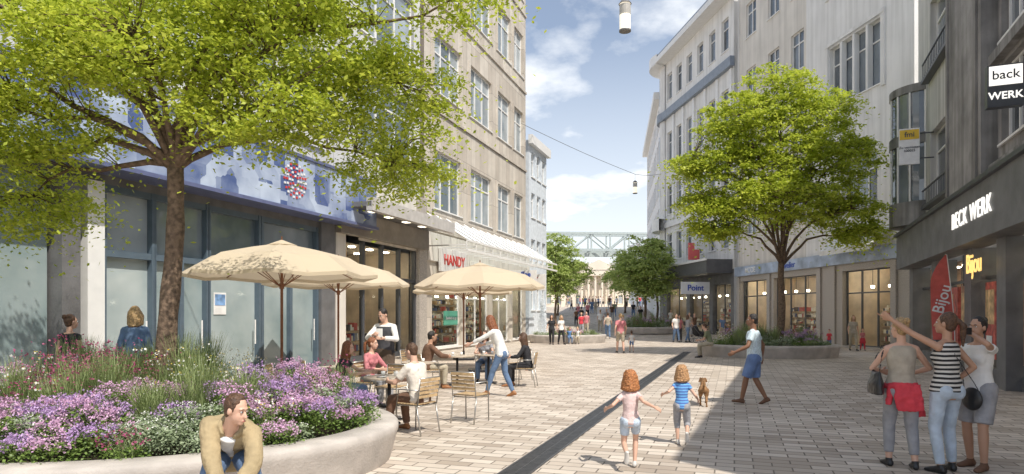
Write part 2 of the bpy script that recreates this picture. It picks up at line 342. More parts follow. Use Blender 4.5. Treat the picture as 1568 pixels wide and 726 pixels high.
g,d=human('seated_man',(-2.46,5.74,0),-158,1.76,'m',pz=.54,lean=67,twist=-6,feet=[(-.26,.42,.08),(.26,.4,.08)],hands=[(-.05,.7,.40),(.08,.68,.38)],epole=[(-1,.0,.1),(1,.0,.1)],head=(48,-14),top=tan,slv=1.95,hem=-.1,bottom=denim,bloose=.02,shoes=leather,hair='short',hc='brown',tloose=.036,vx=.008,curl=(.9,.9),palm=[(0,0,-1),(0,0,-1)],collar=white)
g,d=human('pointing_woman',(4.86,7.3,0),12,1.79,'f',twist=14,hands=[(-.62,.42,1.82),(.2,.1,.98)],epole=[(0,-.3,-1),(.8,-.8,0)],head=(28,6),feet=[(-.1,-.02,.08),(.13,.06,.08,-20)],top=stripes('black_white_stripes',(.6,.58,.55),(.02,.02,.022),6.5),slv=0,hem=-.03,bottom=ldenim,bloose=.006,shoes=blackl,hair='pony',hc='brown',sk='tan',point=0,curl=(.2,.9),vx=.008)
mb=MB(); mb.ell(V(.31,-.02,.8),(.05,.13,.13),m=0); mb.tube([(.31,.08,.9),(.26,.05,1.1),(.16,.02,1.4),(.0,-.05,1.44),(-.02,-.12,1.3),(.2,-.14,1.0),(.31,-.1,.9)],.008,6); solid(mb,'shoulder_bag',.01,blackl,g)
g,d=human('woman_with_red_jacket',(4.5,7.55,0),-14,1.73,'f',hands=[(-.12,.3,1.1),(.2,.28,1.08)],epole=[(-1,-.6,-.3),(1,-.6,-.3)],head=(30,-2),feet=[(-.11,.07,.08),(.12,-.08,.08)],top=beige,slv=0,hem=-.02,bottom=greyc,bloose=.01,blen=1.8,shoes=blackl,hair='bun',hc='blond',vx=.008,curl=(.8,.8))
mb=MB(); mb.rings([V(0,-.0,.92),V(0,-.01,.96),V(0,-.01,1.0)],[V(1,0,0)]*3,[V(0,1,0)]*3,[.195,.185,.165],[.15,.145,.13],20)
mb.rings([V(.03,-.12,.98),V(.03,-.165,.82),V(.05,-.165,.68)],[V(1,0,0)]*3,[V(0,1,0)]*3,[.13,.15,.14],[.03,.035,.03],18); mb.cap((.17,.02,.92),(.21,.0,.6),.045,.045,f1=True); mb.cap((-.14,-.06,.95),(-.16,-.1,.74),.04,.035,f1=True); mb.cap((.03,.14,.97),(.09,.19,.7),.03,.03); solid(mb,'tied_jacket',.01,redc,g,3,.05)
mb=MB(); mb.rings([V(-.28,-.04,.86),V(-.28,-.04,.98),V(-.27,-.03,1.12)],[V(1,0,0)]*3,[V(0,1,0)]*3,[.07,.075,.03],[.2,.19,.14],18); mb.tube([(-.28,.1,1.1),(-.24,.08,1.3),(-.16,.0,1.5),(-.24,-.12,1.3),(-.28,-.16,1.1)],.011,6); solid(mb,'shoulder_bag',.011,blackl,g,3,.02)
g,d=human('woman_taking_picture',(5.36,7.5,0),112,1.74,'f',hands=[(-.04,.2,1.56),(.12,.34,1.2)],epole=[(-1,.1,-.6),(.8,-.6,-.6)],head=(0,2),feet=[(-.11,.08,.08),(.12,-.04,.08)],top=white,slv=.45,hem=-.05,bottom=greyc,blen=.92,bloose=.028,shoes=brownc,hair='bun',hc='black',sk='tan',vx=.008,curl=(1.1,1.0),palm=[(.2,-1,0),(0,-.3,-1)])
mb=MB(); mb.box(-.1,.03,.27,.285,1.55,1.63); mb.box(.02,.2,.34,.37,1.1,1.34); mb.obj('phone_and_folder',blackl,g,bevel=.004)
human('running_girl',(1.36,7.5,0),-8,1.12,'f',hs=1.3,pz=.86,lean=8,feet=[(-.08,-.34,.34),(.08,.1,.09)],foot_pitch=(75,8),hands=[(-.42,.12,1.05),(.42,-.12,1.12)],epole=[(-.3,-1,-.3),(.3,-1,-.3)],head=(0,-4),top=cloth('pale_pink_shirt',(.66,.5,.48)),slv=.5,bottom=ldenim,blen=.62,bloose=.02,shoes=wshoe,hair='curly',hc='red',vx=.008)
human('running_girl',(2.3,8.85,0),-12,1.06,'f',hs=1.3,pz=.88,lean=6,feet=[(-.08,.06,.08),(.1,-.28,.3)],foot_pitch=(0,70),hands=[(-.4,.05,1.12),(.36,.18,1.0)],epole=[(-.3,-1,-.3),(.3,-1,-.3)],head=(-10,0),top=stripes('blue_stripes',(.08,.16,.45),(.16,.42,.75),5),slv=.4,bottom=greyc,blen=1.35,bloose=.02,shoes=wshoe,hair='curly',hc='strawberry',vx=.008)
human('walking_man',(4.75,12.8,0),62,1.77,'m',lean=3,feet=[(-.1,.22,.09),(.1,-.2,.12)],foot_pitch=(-6,25),hands=[(-.34,.3,1.02),(.3,-.1,.9)],epole=[(-.3,-1,-.2),(.3,-1,0)],head=(20,2),top=check,slv=.6,hem=-.1,bottom=bluesh,blen=.95,bloose=.03,shoes=brownc,hair='short',hc='black',sk='dark',vx=.01,tloose=.026)
human('seated_woman',(-2.95,11.3,0),-82,1.7,'f',**SIT,lean=16,feet=[(-.1,.5,.08),(.1,.42,.08)],hands=[(-.12,.5,.78),(.15,.42,.78)],head=(-10,-8),top=black,slv=.5,bottom=denim,shoes=blackl,hair='long',hc='auburn',vx=.01)
human('seated_woman',(-2.75,12.7,0),-118,1.7,'f',**SIT,lean=10,feet=sitfeet,hands=[(-.15,.38,.74),(.15,.36,.74)],head=(15,0),top=pinkc,slv=1.6,bottom=greyc,shoes=blackl,hair='pony',hc='auburn',vx=.01)
g,d=human('waiter',(-2.62,13.5,0),165,1.9,'m',hands=[(-.12,.32,1.18),(.08,.34,1.24)],epole=[(-1,-.5,-.5),(1,-.5,-.5)],head=(-12,-22),top=white,slv=1.9,vest=cloth('charcoal',(.06,.06,.07)),bottom=black,apron=cloth('dark_apron',(.1,.07,.05)),shoes=blackl,hair='short',hc='black',vx=.01)
mb=MB(); mb.box(-.12,.0,.36,.38,1.2,1.36); mb.obj('order_pad',M('paper',(.8,.8,.78)),g)
human('seated_man',(-1.42,9.75,0),58,1.74,'m',**SIT,lean=14,feet=[(-.14,.45,.08),(.16,.34,.08)],hands=[(-.16,.42,.76),(.2,.4,.76)],head=(8,-10),top=M('cream_shirt',(.68,.62,.55),.85,.1,6,.4,18),slv=.7,bottom=brownc,shoes=leather,hair='short',hc='brown',vx=.009,tloose=.022)
human('seated_man',(-1.98,15.4,0),-62,1.76,'m',**SIT,lean=14,feet=sitfeet,hands=[(-.1,.22,1.2),(.2,.42,.76)],epole=[(-1,.5,-.5),(1,-.4,-.5)],head=(0,-5),top=brownc,slv=1.9,bottom=khaki,shoes=leather,hair='short',hc='black',sk='tan',vx=.011,tloose=.025)
human('standing_woman',(-.22,13.95,0),74,1.8,'f',pz=.91,lean=24,feet=[(-.1,.3,.09),(.1,-.22,.1)],foot_pitch=(0,15),hands=[(-.2,.62,1.1),(.22,.5,1.06)],epole=[(-.7,-.4,-.4),(.7,-.4,-.4)],head=(0,-20),top=white,slv=1.7,hem=-.08,bottom=denim,bloose=.004,shoes=leather,hair='long',hc='auburn',vx=.01)
human('seated_woman',(.34,15.9,0),80,1.7,'f',**SIT,lean=12,feet=sitfeet,hands=[(-.14,.4,.74),(.14,.38,.74)],head=(0,-5),top=black,slv=1.8,bottom=black,shoes=leather,hair='long',hc='brown',vx=.011)
human('seated_woman',(-.7,17.1,0),172,1.72,'f',**SIT,lean=8,feet=sitfeet,hands=[(-.14,.4,.76),(.14,.38,.76)],top=greyc,slv=.5,bottom=denim,shoes=blackl,hair='bob',hc='brown',vx=.013)
human('standing_woman',(-7.45,11.0,0),-8,1.76,'f',head=(-18,0),top=black,slv=.2,bottom=black,shoes=blackl,hair='bun',hc='brown',vx=.01)
human('standing_woman',(-6.35,11.0,0),6,1.9,'f',head=(6,0),top=denim,slv=1.95,tloose=.02,bottom=denim,shoes=blackl,hair='bob',hc='blond',vx=.01)
def ped(name,x,y,yaw,H,top,bot,hc='brown',sex='m',walk=.2,blen=1.95,hair='short',slv=.6,sk='fair',vx=.02,skirt=None,hs=1.0,hands=None):
    human(name,(x,y,gz(y)),yaw,H,sex,feet=[(-.1,walk,.09),(.1,-walk,.1)],hands=hands or [(-.27,-.12,.88),(.27,.16,.9)],top=top,bottom=bot,blen=blen,shoes=blackl,hair=hair,hc=hc,slv=slv,sk=sk,vx=vx,skirt=skirt,hs=hs,curl=(.4,.4))
ped('walking_man',4.85,29.2,5,1.78,pinkc,khaki,'blond',blen=.95,vx=.018)
ped('walking_child',5.42,29.6,0,.98,white,bluesh,'brown','f',blen=.7,hs=1.25,vx=.018)
ped('walking_woman',2.25,37,170,1.7,black,black,'brown','f',hair='long')
ped('walking_woman',2.8,37.2,200,1.68,white,black,'blond','f',hair='long')
ped('walking_man',10.05,40,190,1.76,white,denim,'black')
ped('walking_woman',10.5,41,170,1.68,pinkc,black,'brown','f',hair='long')
ped('walking_woman',10.75,40,-70,1.7,greyc,denim,'brown','f',hair='bob',hands=[(-.15,.45,1.0),(.15,.45,1.0)])
ped('walking_woman',16.2,31.0,170,1.7,beige,khaki,'blond','f',hair='long')
ped('walking_child',16.75,31.2,170,1.05,pinkc,redc,'brown','f',hs=1.2,skirt=redc)
ped('walking_child',15.3,31.5,150,1.0,redc,denim,'brown','f',hs=1.2)
human('seated_man',(7.95,26.2,0),70,1.75,'m',pz=.58,lean=22,feet=sitfeet,hands=[(-.1,.45,.7),(.1,.45,.7)],head=(0,-15),top=olive,slv=.7,bottom=khaki,shoes=blackl,hc='brown',vx=.016)
human('seated_child',(3.35,38.2,0),190,1.2,'f',hs=1.2,pz=.6,lean=15,feet=sitfeet,top=cloth('blue_cloth',(.12,.25,.5)),bottom=denim,shoes=blackl,hc='brown',vx=.02)
human('seated_child',(3.85,38.3,0),170,1.2,'f',hs=1.2,pz=.6,lean=15,feet=sitfeet,top=white,bottom=khaki,shoes=blackl,hc='blond',vx=.02)
pc=random.Random(3); tops=[white,black,pinkc,greyc,beige,denim,redc,olive,brownc]
for (x,y,yw) in [(5.9,60,0),(6.5,61,10),(8.4,58,180),(8.1,70,0),(10.1,66,180),(12.2,62,160),(14.1,58,170),(5.2,49,190),(5.6,49.3,180),(8.0,47,20),(12.9,47.5,170),(13.4,48,200),(7.3,54,0),(9.3,76,180),(9.8,76.5,170),(11.3,72,0),(6.9,68,180),(13,70,0),(13.2,41,20),(6.6,45,0)]:
    ped('pedestrian',x,y,yw,pc.uniform(1.6,1.82),pc.choice(tops),pc.choice([denim,black,khaki,greyc]),pc.choice(['brown','black','blond']),pc.choice(['m','f']),vx=.03)
for i in range(36):
    ped('pedestrian',7.5+i*.42+pc.uniform(-.3,.3),pc.uniform(82,106),pc.uniform(0,360),pc.uniform(1.6,1.85),pc.choice(tops),pc.choice([denim,black,khaki,greyc]),pc.choice(['brown','black']),pc.choice(['m','f']),vx=.05)
# dog
g=empty('dog',(3.72,12.7,0),R(-15)); mb=MB()
fur=M('dog_fur',(.3,.16,.07),.8,.45,9,.9,60)
mb.cap((0,.16,.29),(0,-.02,.3),.085,.075); mb.cap((0,-.02,.3),(0,-.2,.31),.062,.07); mb.cap((0,.2,.32),(0,.28,.42),.055,.05); mb.ell((0,.31,.45),(.052,.06,.052)); mb.cap((0,.34,.44),(0,.42,.42),.032,.022); mb.ell((0,.44,.43),(.012,.012,.01))
for sg in (-1,1):
    mb.cap((sg*.045,.3,.49),(sg*.075,.29,.42),.02,.013)
    fy=.1*sg
    mb.cap((sg*.05,.15,.27),(sg*.055,.15+fy*.6,.14),.038,.022); mb.cap((sg*.055,.15+fy*.6,.14),(sg*.055,.17+fy,.02),.02,.015); mb.cap((sg*.055,.17+fy,.018),(sg*.055,.21+fy,.015),.02,.018)
    mb.cap((sg*.05,-.2,.3),(sg*.055,-.13-fy*.7,.18),.055,.03); mb.cap((sg*.055,-.13-fy*.7,.18),(sg*.055,-.24-fy,.11),.025,.017); mb.cap((sg*.055,-.24-fy,.11),(sg*.055,-.2-fy,.02),.016,.014); mb.cap((sg*.055,-.2-fy,.018),(sg*.055,-.16-fy,.015),.02,.017)
mb.cap((0,-.26,.34),(0,-.34,.42),.022,.02); mb.cap((0,-.34,.42),(0,-.36,.5),.02,.01)
solid(mb,'body',.008,fur,g,2,.02,curlt)
# stroller
g=empty('stroller',(11.35,39.8,0),R(-80)); mb=MB()
for sx in (-.25,.25):
    for sy in (-.3,.35):
        for k in range(16):
            a=2*math.pi*k/16;b2=2*math.pi*(k+1)/16; mb.cyl((sx,sy+.13*math.cos(a),.14+.13*math.sin(a)),(sx,sy+.13*math.cos(b2),.14+.13*math.sin(b2)),.016,n=5)
        mb.cyl((sx-.02,sy,.14),(sx+.02,sy,.14),.03)
    mb.tube([(sx,.35,.14),(sx*.9,.0,.5),(sx*.9,-.3,.85),(sx*.9,-.42,1.02)],.014); mb.tube([(sx,-.3,.14),(sx*.9,.1,.55)],.014)
mb.cyl((-.22,-.42,1.02),(.22,-.42,1.02),.018)
mb.obj('frame',M('stroller_metal',(.12,.12,.13),.4,metal=.6),g); mb=MB(); mb.cap((0,.3,.5),(0,-.15,.6),.17,.2); mb.cap((0,-.15,.7),(0,-.2,.85),.2,.19); solid(mb,'seat',.02,black,g)
# ---------------- cafe furniture ----------------
wood=M('slat_wood',(.48,.34,.19),.55,.3,12,.2,40); metal=M('chair_metal',(.45,.44,.42),.35,.05,metal=.8)
def chair(x,y,yaw,arm=False):
    g=empty('cafe_chair',(x,y,0),R(yaw)); f=MB()
    for sx in (-.22,.22):
        f.tube([(sx,.21,0),(sx,.2,.43),(sx,-.2,.44),(sx*1.0,-.25,.83)],.012); f.tube([(sx,-.26,0),(sx,-.18,.44)],.012); 
        f.tube([(sx,.2,.43),(sx,.16,.66),(sx,-.2,.66)],.011)
    f.cyl((-.22,.15,.42),(.22,.15,.42),.01); f.cyl((-.22,-.16,.42),(.22,-.16,.42),.01); f.cyl((-.22,-.25,.83),(.22,-.25,.83),.012)
    f.obj('frame',metal,g,True); w=MB()
    for i in range(7): yy=-.18+i*.058; w.box(-.22,.22,yy,yy+.045,.445,.462)
    for i in range(5):
        z=.54+i*.06; yy=-.215-.012*i-(.0); w.box(-.215,.215,yy-.006,yy+.008,z,z+.045)
    w.obj('slats',wood,g,bevel=.003)
def table(x,y,r=.4):
    g=empty('cafe_table',(x,y,0)); m=MB(); m.cyl((0,0,.715),(0,0,.74),r,r,32); m.obj('top',M('table_top',(.5,.42,.33),.4,.15,8),g,bevel=.004)
    m=MB(); m.cyl((0,0,.03),(0,0,.713),.03,n=12); 
    for k in range(4):
        a=R(45+90*k); m.tube([(0,0,.05),(.3*math.cos(a),.3*math.sin(a),.012)],.018)
    m.cyl((0,0,.69),(0,0,.712),.12,n=12); m.obj('pedestal',M('dark_metal',(.04,.04,.045),.4,metal=.5),g,True)
    m=MB(); m.cyl((.1,.05,.743),(.1,.05,.82),.03,.038,12); m.cyl((-.12,.1,.743),(-.12,.1,.82),.03,.038,12); m.cyl((-.1,-.12,.743),(-.1,-.12,.755),.07,.09,16); m.obj('crockery',M('china',(.8,.8,.78),.2),g,True)
table(-2.02,10.75,.42); table(-1.35,16.1,.42); table(-2.0,13.9,.35); table(-.6,16.6,.35)
for a in [(-2.95,11.3,-82),(-2.75,12.7,-118),(-1.42,9.75,58),(-1.98,15.4,-62),(.34,15.9,80),(-.7,17.1,172),(-.68,10.75,-28),(-2.2,11.9,160),(-4.0,13.3,-60),(-4.3,12.2,-90),(-3.4,15.2,60),(.2,17.4,130),(-2.6,17.0,-100)]: chair(*a)
def fabricmat():
    m=bpy.data.materials.new('parasol_fabric'); nt,N,L,b=nodes(m); col=(.70,.60,.45,1); b.inputs['Base Color'].default_value=col; b.inputs['Roughness'].default_value=.9
    tc=N.new('ShaderNodeTexCoord'); n2=N.new('ShaderNodeTexNoise'); n2.inputs['Scale'].default_value=3; L.new(tc.outputs['Object'],n2.inputs['Vector']); bp=N.new('ShaderNodeBump'); bp.inputs['Strength'].default_value=.35; bp.inputs['Distance'].default_value=.05; L.new(n2.outputs['Fac'],bp.inputs['Height']); L.new(bp.outputs['Normal'],b.inputs['Normal'])
    tr=N.new('ShaderNodeBsdfTranslucent'); tr.inputs['Color'].default_value=col; ms=N.new('ShaderNodeMixShader'); ms.inputs[0].default_value=.35; L.new(b.outputs[0],ms.inputs[1]); L.new(tr.outputs[0],ms.inputs[2]); L.new(ms.outputs[0],N['Material Output'].inputs['Surface']); return m
fabm=fabricmat()
def umbrella(x,y,Rr=2.0,rot=0,H=3.28,edge=2.62):
    g=empty('parasol',(x,y,0),rot); m=MB()
    prof=[(0,H),(.35,H-.135),(.7,H-.3),(1.0,edge)]
    V0=[]
    for j,(t,z) in enumerate(prof):
        row=[]
        for k in range(16):
            a=2*math.pi*k/16; mid=k%2; rr=Rr*t*(.975 if not mid else .975*math.cos(math.pi/8)*.985)
            row.append((rr*math.cos(a),rr*math.sin(a),z-(.06*t if mid else 0)))
        V0.append(row)
    i0=len(m.V); 
    for row in V0: m.V+=row
    for j in range(3):
        for k in range(16):
            a=i0+j*16+k;b_=i0+j*16+(k+1)%16; m.F.append((a,b_,b_+16,a+16)); m.M.append(0)
    q=i0+48; e=len(m.V); m.V+=[(p[0]*1.002,p[1]*1.002,p[2]-.07) for p in V0[3]]
    for k in range(16): m.F.append((q+k,q+(k+1)%16,e+(k+1)%16,e+k)); m.M.append(0)
    c=len(m.V)
    for k in range(8): a=2*math.pi*k/8; m.V.append((.32*math.cos(a),.32*math.sin(a),H-.05))
    m.V.append((0,0,H+.07))
    for k in range(8): m.F.append((c+k,c+(k+1)%8,c+8)); m.M.append(0)
    m.obj('canopy',fabm,g)
    f=MB(); f.cyl((0,0,0),(0,0,H+.05),.03,n=10)
    f.cyl((0,0,H+.05),(0,0,H+.14),.02,.012,n=8)
    for k in range(8):
        a=2*math.pi*k/8; ca,sa=math.cos(a),math.sin(a); f.cyl((.03*ca,.03*sa,H-.03),(Rr*.96*ca,Rr*.96*sa,edge-.015),.012,n=5); f.cyl((.03*ca,.03*sa,2.35),(Rr*.5*ca,Rr*.5*sa,H-.27),.010,n=5)
    f.cyl((0,0,2.3),(0,0,2.42),.05,n=10)
    f.obj('pole',M('parasol_wood',(.2,.08,.035),.45,.2,10),g); b_=MB(); b_.box(-.35,.35,-.35,.35,.0,.08); b_.cyl((0,0,.08),(0,0,.35),.045,n=10); b_.obj('base',M('dark_metal',(.04,.04,.045)),g,bevel=.01)
umbrella(-4.9,13.9,2.05,.2); umbrella(-4.84,18.2,2.05,.35); umbrella(-.98,20,2.05,.1); umbrella(-1.85,25,2.0,.3)
# ---------------- ground ----------------
ang=R(18.8)
pav=brickmat('paving_stones',(.69,.61,.525),(.41,.34,.275),(.19,.16,.13),.42,.19,.010,rot=ang,vertical=False,bump=.5,noise=.2,nscale=.5)
mb=MB(); ys=[-300,-20]+list(range(0,130,3))+[200,700]; xs=[-500,-60,-20,0,20,60,500]
for y in ys:
    for x in xs: mb.V.append((x,y,gz(y)))
nx=len(xs)
for j in range(len(ys)-1):
    for i in range(nx-1): a=j*nx+i; mb.F.append((a,a+1,a+1+nx,a+nx)); mb.M.append(0)
mb.obj('ground',pav)
g=empty('drain_channel',(0,0,0)); dirv=V(.3516,1,0).normalized(); start=V(-.9,4.6,0); mb=MB(); L_=27.2
def strip(mb,a,b,w,z,m=0,off=0):
    d=(b-a).normalized(); s_=V(d.y,-d.x,0); a=a+s_*off;b=b+s_*off; mb.quad(a-s_*w/2+V(0,0,z),a+s_*w/2+V(0,0,z),b+s_*w/2+V(0,0,z),b-s_*w/2+V(0,0,z),m)
strip(mb,start,start+dirv*L_,.34,.004); mb.obj('channel',M('drain_dark',(.015,.015,.016),.6),g)
mb=MB()
Tm=Matrix.Translation(start)@Matrix.Rotation(math.atan2(dirv.y,dirv.x),4,'Z')
mb.box(0,L_,-.175,-.15,0,.012,0,Tm); mb.box(0,L_,.15,.175,0,.012,0,Tm); mb.box(0,L_,-.006,.006,0,.011,0,Tm)
for i in range(int(L_/.055)): x=i*.055; mb.box(x,x+.03,-.149,.149,0,.0095,0,Tm)
mb.obj('grating',M('cast_iron',(.09,.09,.092),.45,.3,10,metal=.4),g)
pts=[V(5.75,50,gz(50)),V(6.4,56,gz(56)),V(7.2,64,gz(64)),V(8.3,74,gz(74))]
mb2=MB()
for a,b in zip(pts[:-1],pts[1:]):
    s_=V(.17,-.02,0); mb2.quad(a-s_+V(0,0,.03),a+s_+V(0,0,.03),b+s_+V(0,0,.03),b-s_+V(0,0,.03))
mb2.obj('channel_far',M('cast_iron',(.07,.07,.072)),g)
# ---------------- planters ----------------
conc=M('planter_concrete',(.46,.42,.385),.8,.22,2.5,.35,35)
soil=M('soil',(.06,.045,.03),.95,.3,10,.6,30)
def planter(name,cx,cy,rx,ry,rot,h,w,z0=0):
    g=empty(name,(cx,cy,z0),rot); m=MB(); n=96
    prof=[(-.10,0),(-.08,.06),(-.02,h-.16),(0,h-.10),(0,h-.035),(-.035,h),(-w+.03,h),(-w,h-.03),(-w,h-.15)]
    for (o,z) in prof:
        for k in range(n): a=2*math.pi*k/n; m.V.append(((rx+o)*math.cos(a),(ry+o)*math.sin(a),z))
    for j in range(len(prof)-1):
        for k in range(n): a=j*n+k;b=j*n+(k+1)%n; m.F.append((a,b,b+n,a+n)); m.M.append(0)
    m.obj('rim',conc,g,True)
    m=MB(); m.cyl((0,0,h-.3),(0,0,h-.1),1,1,48); o=m.obj('soil',soil,g); o.scale=(rx-w+.01,ry-w+.01,1)
    return g
G1=leafmat('plant_green',(.07,.14,.025),(.24,.34,.08),.3); G2=leafmat('plant_grey_green',(.18,.25,.13),(.38,.44,.28),.25); G3=leafmat('grass_blades',(.15,.22,.07),(.38,.44,.19),.3)
FP=leafmat('pink_flowers',(.52,.26,.44),(.74,.52,.70),.2,.3); FV=leafmat('violet_flowers',(.40,.22,.50),(.62,.45,.70),.2,.3); FW=leafmat('white_flowers',(.7,.7,.64),(.85,.85,.8),.2); FY=leafmat('yellow_flowers',(.65,.42,.03),(.75,.6,.1),.2); FR=leafmat('wine_flowers',(.25,.03,.10),(.45,.10,.22),.2)
PM=[G1,G2,G3,FP,FV,FW,FY,FR]
def leaves(P,L,Wd,rng,droop=0.2,nz=.6):
    n=len(P); a=rng.uniform(0,2*np.pi,n); d=np.stack([np.cos(a),np.sin(a),rng.normal(-droop,.45,n)],1); d/=np.linalg.norm(d,axis=1)[:,None]
    up=np.stack([rng.normal(0,nz,n),rng.normal(0,nz,n),np.ones(n)],1); s=np.cross(d,up); s/=np.linalg.norm(s,axis=1)[:,None]
    L=(L*rng.uniform(.7,1.3,n))[:,None]; Wd=Wd*L
    return np.stack([P,P+d*L*.5+s*Wd,P+d*L,P+d*L*.5-s*Wd],1)
def bed(parent,rx,ry,z0,n,seed,hmax,frontlow,dens=1.0,ls=1.0,name='flowering_plants',zones=None):
    rng=np.random.default_rng(seed); Q=[];MI=[]
    def add(q,m): Q.append(q); MI.append(np.full(len(q),m))
    k=0; pts=[]
    while len(pts)<n and k<20000:
        k+=1; x,y=rng.uniform(-1,1,2)
        if x*x+y*y>.97: continue
        X,Y=x*rx,y*ry
        if all((X-p[0])**2+(Y-p[1])**2>(.21*ls)**2 for p in pts): pts.append((X,Y,x,y))
    for (X,Y,x,y) in pts:
        edge=1-(x*x+y*y); fr=(y+1)/2
        hh=hmax*(.5+.5*min(1,edge*2.4))*(1-frontlow+frontlow*min(1,fr*1.6))*rng.uniform(.75,1.2)
        zone=math.sin(X*1.9+seed)+math.cos(Y*2.3+X*.8)+rng.normal(0,.75)
        ty='low' if edge<.2 and rng.random()<.5 else ('pink' if zone>1.0 else 'daisy' if zone>.3 else 'grass' if zone>-.4 else 'drum' if zone>-.9 else 'silver')
        if zones and rng.random()<.8:
            best=min(zones,key=lambda q:((X-q[0])**2+(Y-q[1])**2)/q[2]**2); 
            if ((X-best[0])**2+(Y-best[1])**2)<best[2]**2: ty=best[3]
        c=np.array([X,Y,z0]); r=.27*ls
        def dome(N,rr,h,lo=.1):
            a=rng.uniform(0,2*np.pi,N); u=np.sqrt(rng.uniform(0,1,N)); zz=rng.uniform(lo,1,N)**.6; R_=rr*u*np.sqrt(np.clip(1.05-zz**2*.8,0,1)); return c+np.stack([R_*np.cos(a),R_*np.sin(a),zz*h],1)
        N=int(340*dens)
        def blades(nb,h,sp,m,wd=.006):
            a=rng.uniform(0,2*np.pi,nb); b0=c+np.stack([rng.normal(0,.06,nb),rng.normal(0,.06,nb),np.zeros(nb)],1); hh_=h*rng.uniform(.6,1.1,nb); sp_=sp*rng.uniform(.3,1,nb)
            d=np.stack([np.cos(a),np.sin(a),np.zeros(nb)],1); s=np.stack([-np.sin(a),np.cos(a),np.zeros(nb)],1)*wd*ls
            m1=b0+d*(sp_*.35)[:,None]+np.array([0,0,1])*(hh_*.65)[:,None]; t1=b0+d*sp_[:,None]+np.array([0,0,1])*hh_[:,None]
            add(np.stack([b0-s,b0+s,m1+s,m1-s],1),m); add(np.stack([m1-s,m1+s,t1+s*.2,t1-s*.2],1),m); return t1
        def blooms(P,size,m,k=3):
            for _ in range(k): add(leaves(P-np.array([0,0,size*.2])+rng.normal(0,size*.35,P.shape),size,.5,rng,0,2.0),m)
        if ty=='low': add(leaves(dome(int(N*1.2),r,hh*.6),.04*ls,.35,rng),0 if rng.random()<.5 else 1); blooms(dome(int(14*dens),r,hh*.66,.8),.016*ls,5 if rng.random()<.5 else 3)
        elif ty=='pink':
            add(leaves(dome(int(N*1.1),r,hh*.85),.036*ls,.33,rng),0); cl=dome(int(26*dens),r*1.1,hh*1.0,.55); P=np.repeat(cl,9,0)+rng.normal(0,.02*ls,(len(cl)*9,3)); blooms(P,.019*ls,3 if rng.random()<.6 else 4,2)
        elif ty=='daisy':
            add(leaves(dome(int(N*.9),r,hh*.65),.045*ls,.22,rng),0); t=blades(int(22*dens),hh*1.15,.2,2,.003); blooms(t,.026*ls,5,2); blooms(t+np.array([0,0,.012]),.014*ls,6,2)
        elif ty=='grass': blades(int(230*dens),hh*1.3,.34,2,.004); blades(int(110*dens),hh*.95,.36,1,.004)
        elif ty=='drum': add(leaves(dome(int(N*1.0),r,hh*.75),.036*ls,.3,rng),1 if rng.random()<.4 else 0); t=blades(int(46*dens),hh*1.3,.24,2,.003); blooms(t,.022*ls,7,3)
        else: add(leaves(dome(int(N*1.3),r,hh*.85),.036*ls,.25,rng),1); blooms(dome(int(20*dens),r,hh*.92,.6),.014*ls,5)
    return qmesh(name,np.concatenate(Q),PM,np.concatenate(MI),parent)
p=planter('stone_planter',-4.8,7.9,3.4,2.5,0,.46,.38)
g=empty('flower_bed',(-4.8,7.9,0)); bed(g,3.0,2.1,.34,260,11,.74,.30,1.35,zones=[(.3,-1.45,.75,'pink'),(2.35,-.1,.75,'pink'),(-1.0,-1.2,.5,'pink'),(1.5,-1.3,.5,'silver'),(1.9,.9,.5,'pink'),(-.6,.4,.7,'drum'),(-2.0,-.2,.6,'daisy'),(1.0,.5,.6,'daisy'),(-.2,1.3,.7,'grass'),(-1.9,-1.1,.5,'low'),(1.3,-.4,.55,'grass')])
planter('stone_planter',10.75,27.3,2.75,1.9,R(-8),.5,.35); g=empty('flower_bed',(10.75,27.3,0),R(-8)); bed(g,2.3,1.5,.38,70,5,.7,.1,.6,1.4)
planter('stone_planter',3.4,39.8,2.4,1.5,R(10),.5,.35); g=empty('flower_bed',(3.4,39.8,0),R(10)); bed(g,2.0,1.1,.38,30,8,.4,.1,.4,1.8)
planter('stone_planter',10.8,52,2.6,1.9,R(0),.5,.35,gz(52)); g=empty('flower_bed',(10.8,52,gz(52))); bed(g,2.2,1.5,.38,40,9,.9,.1,.4,2.0)
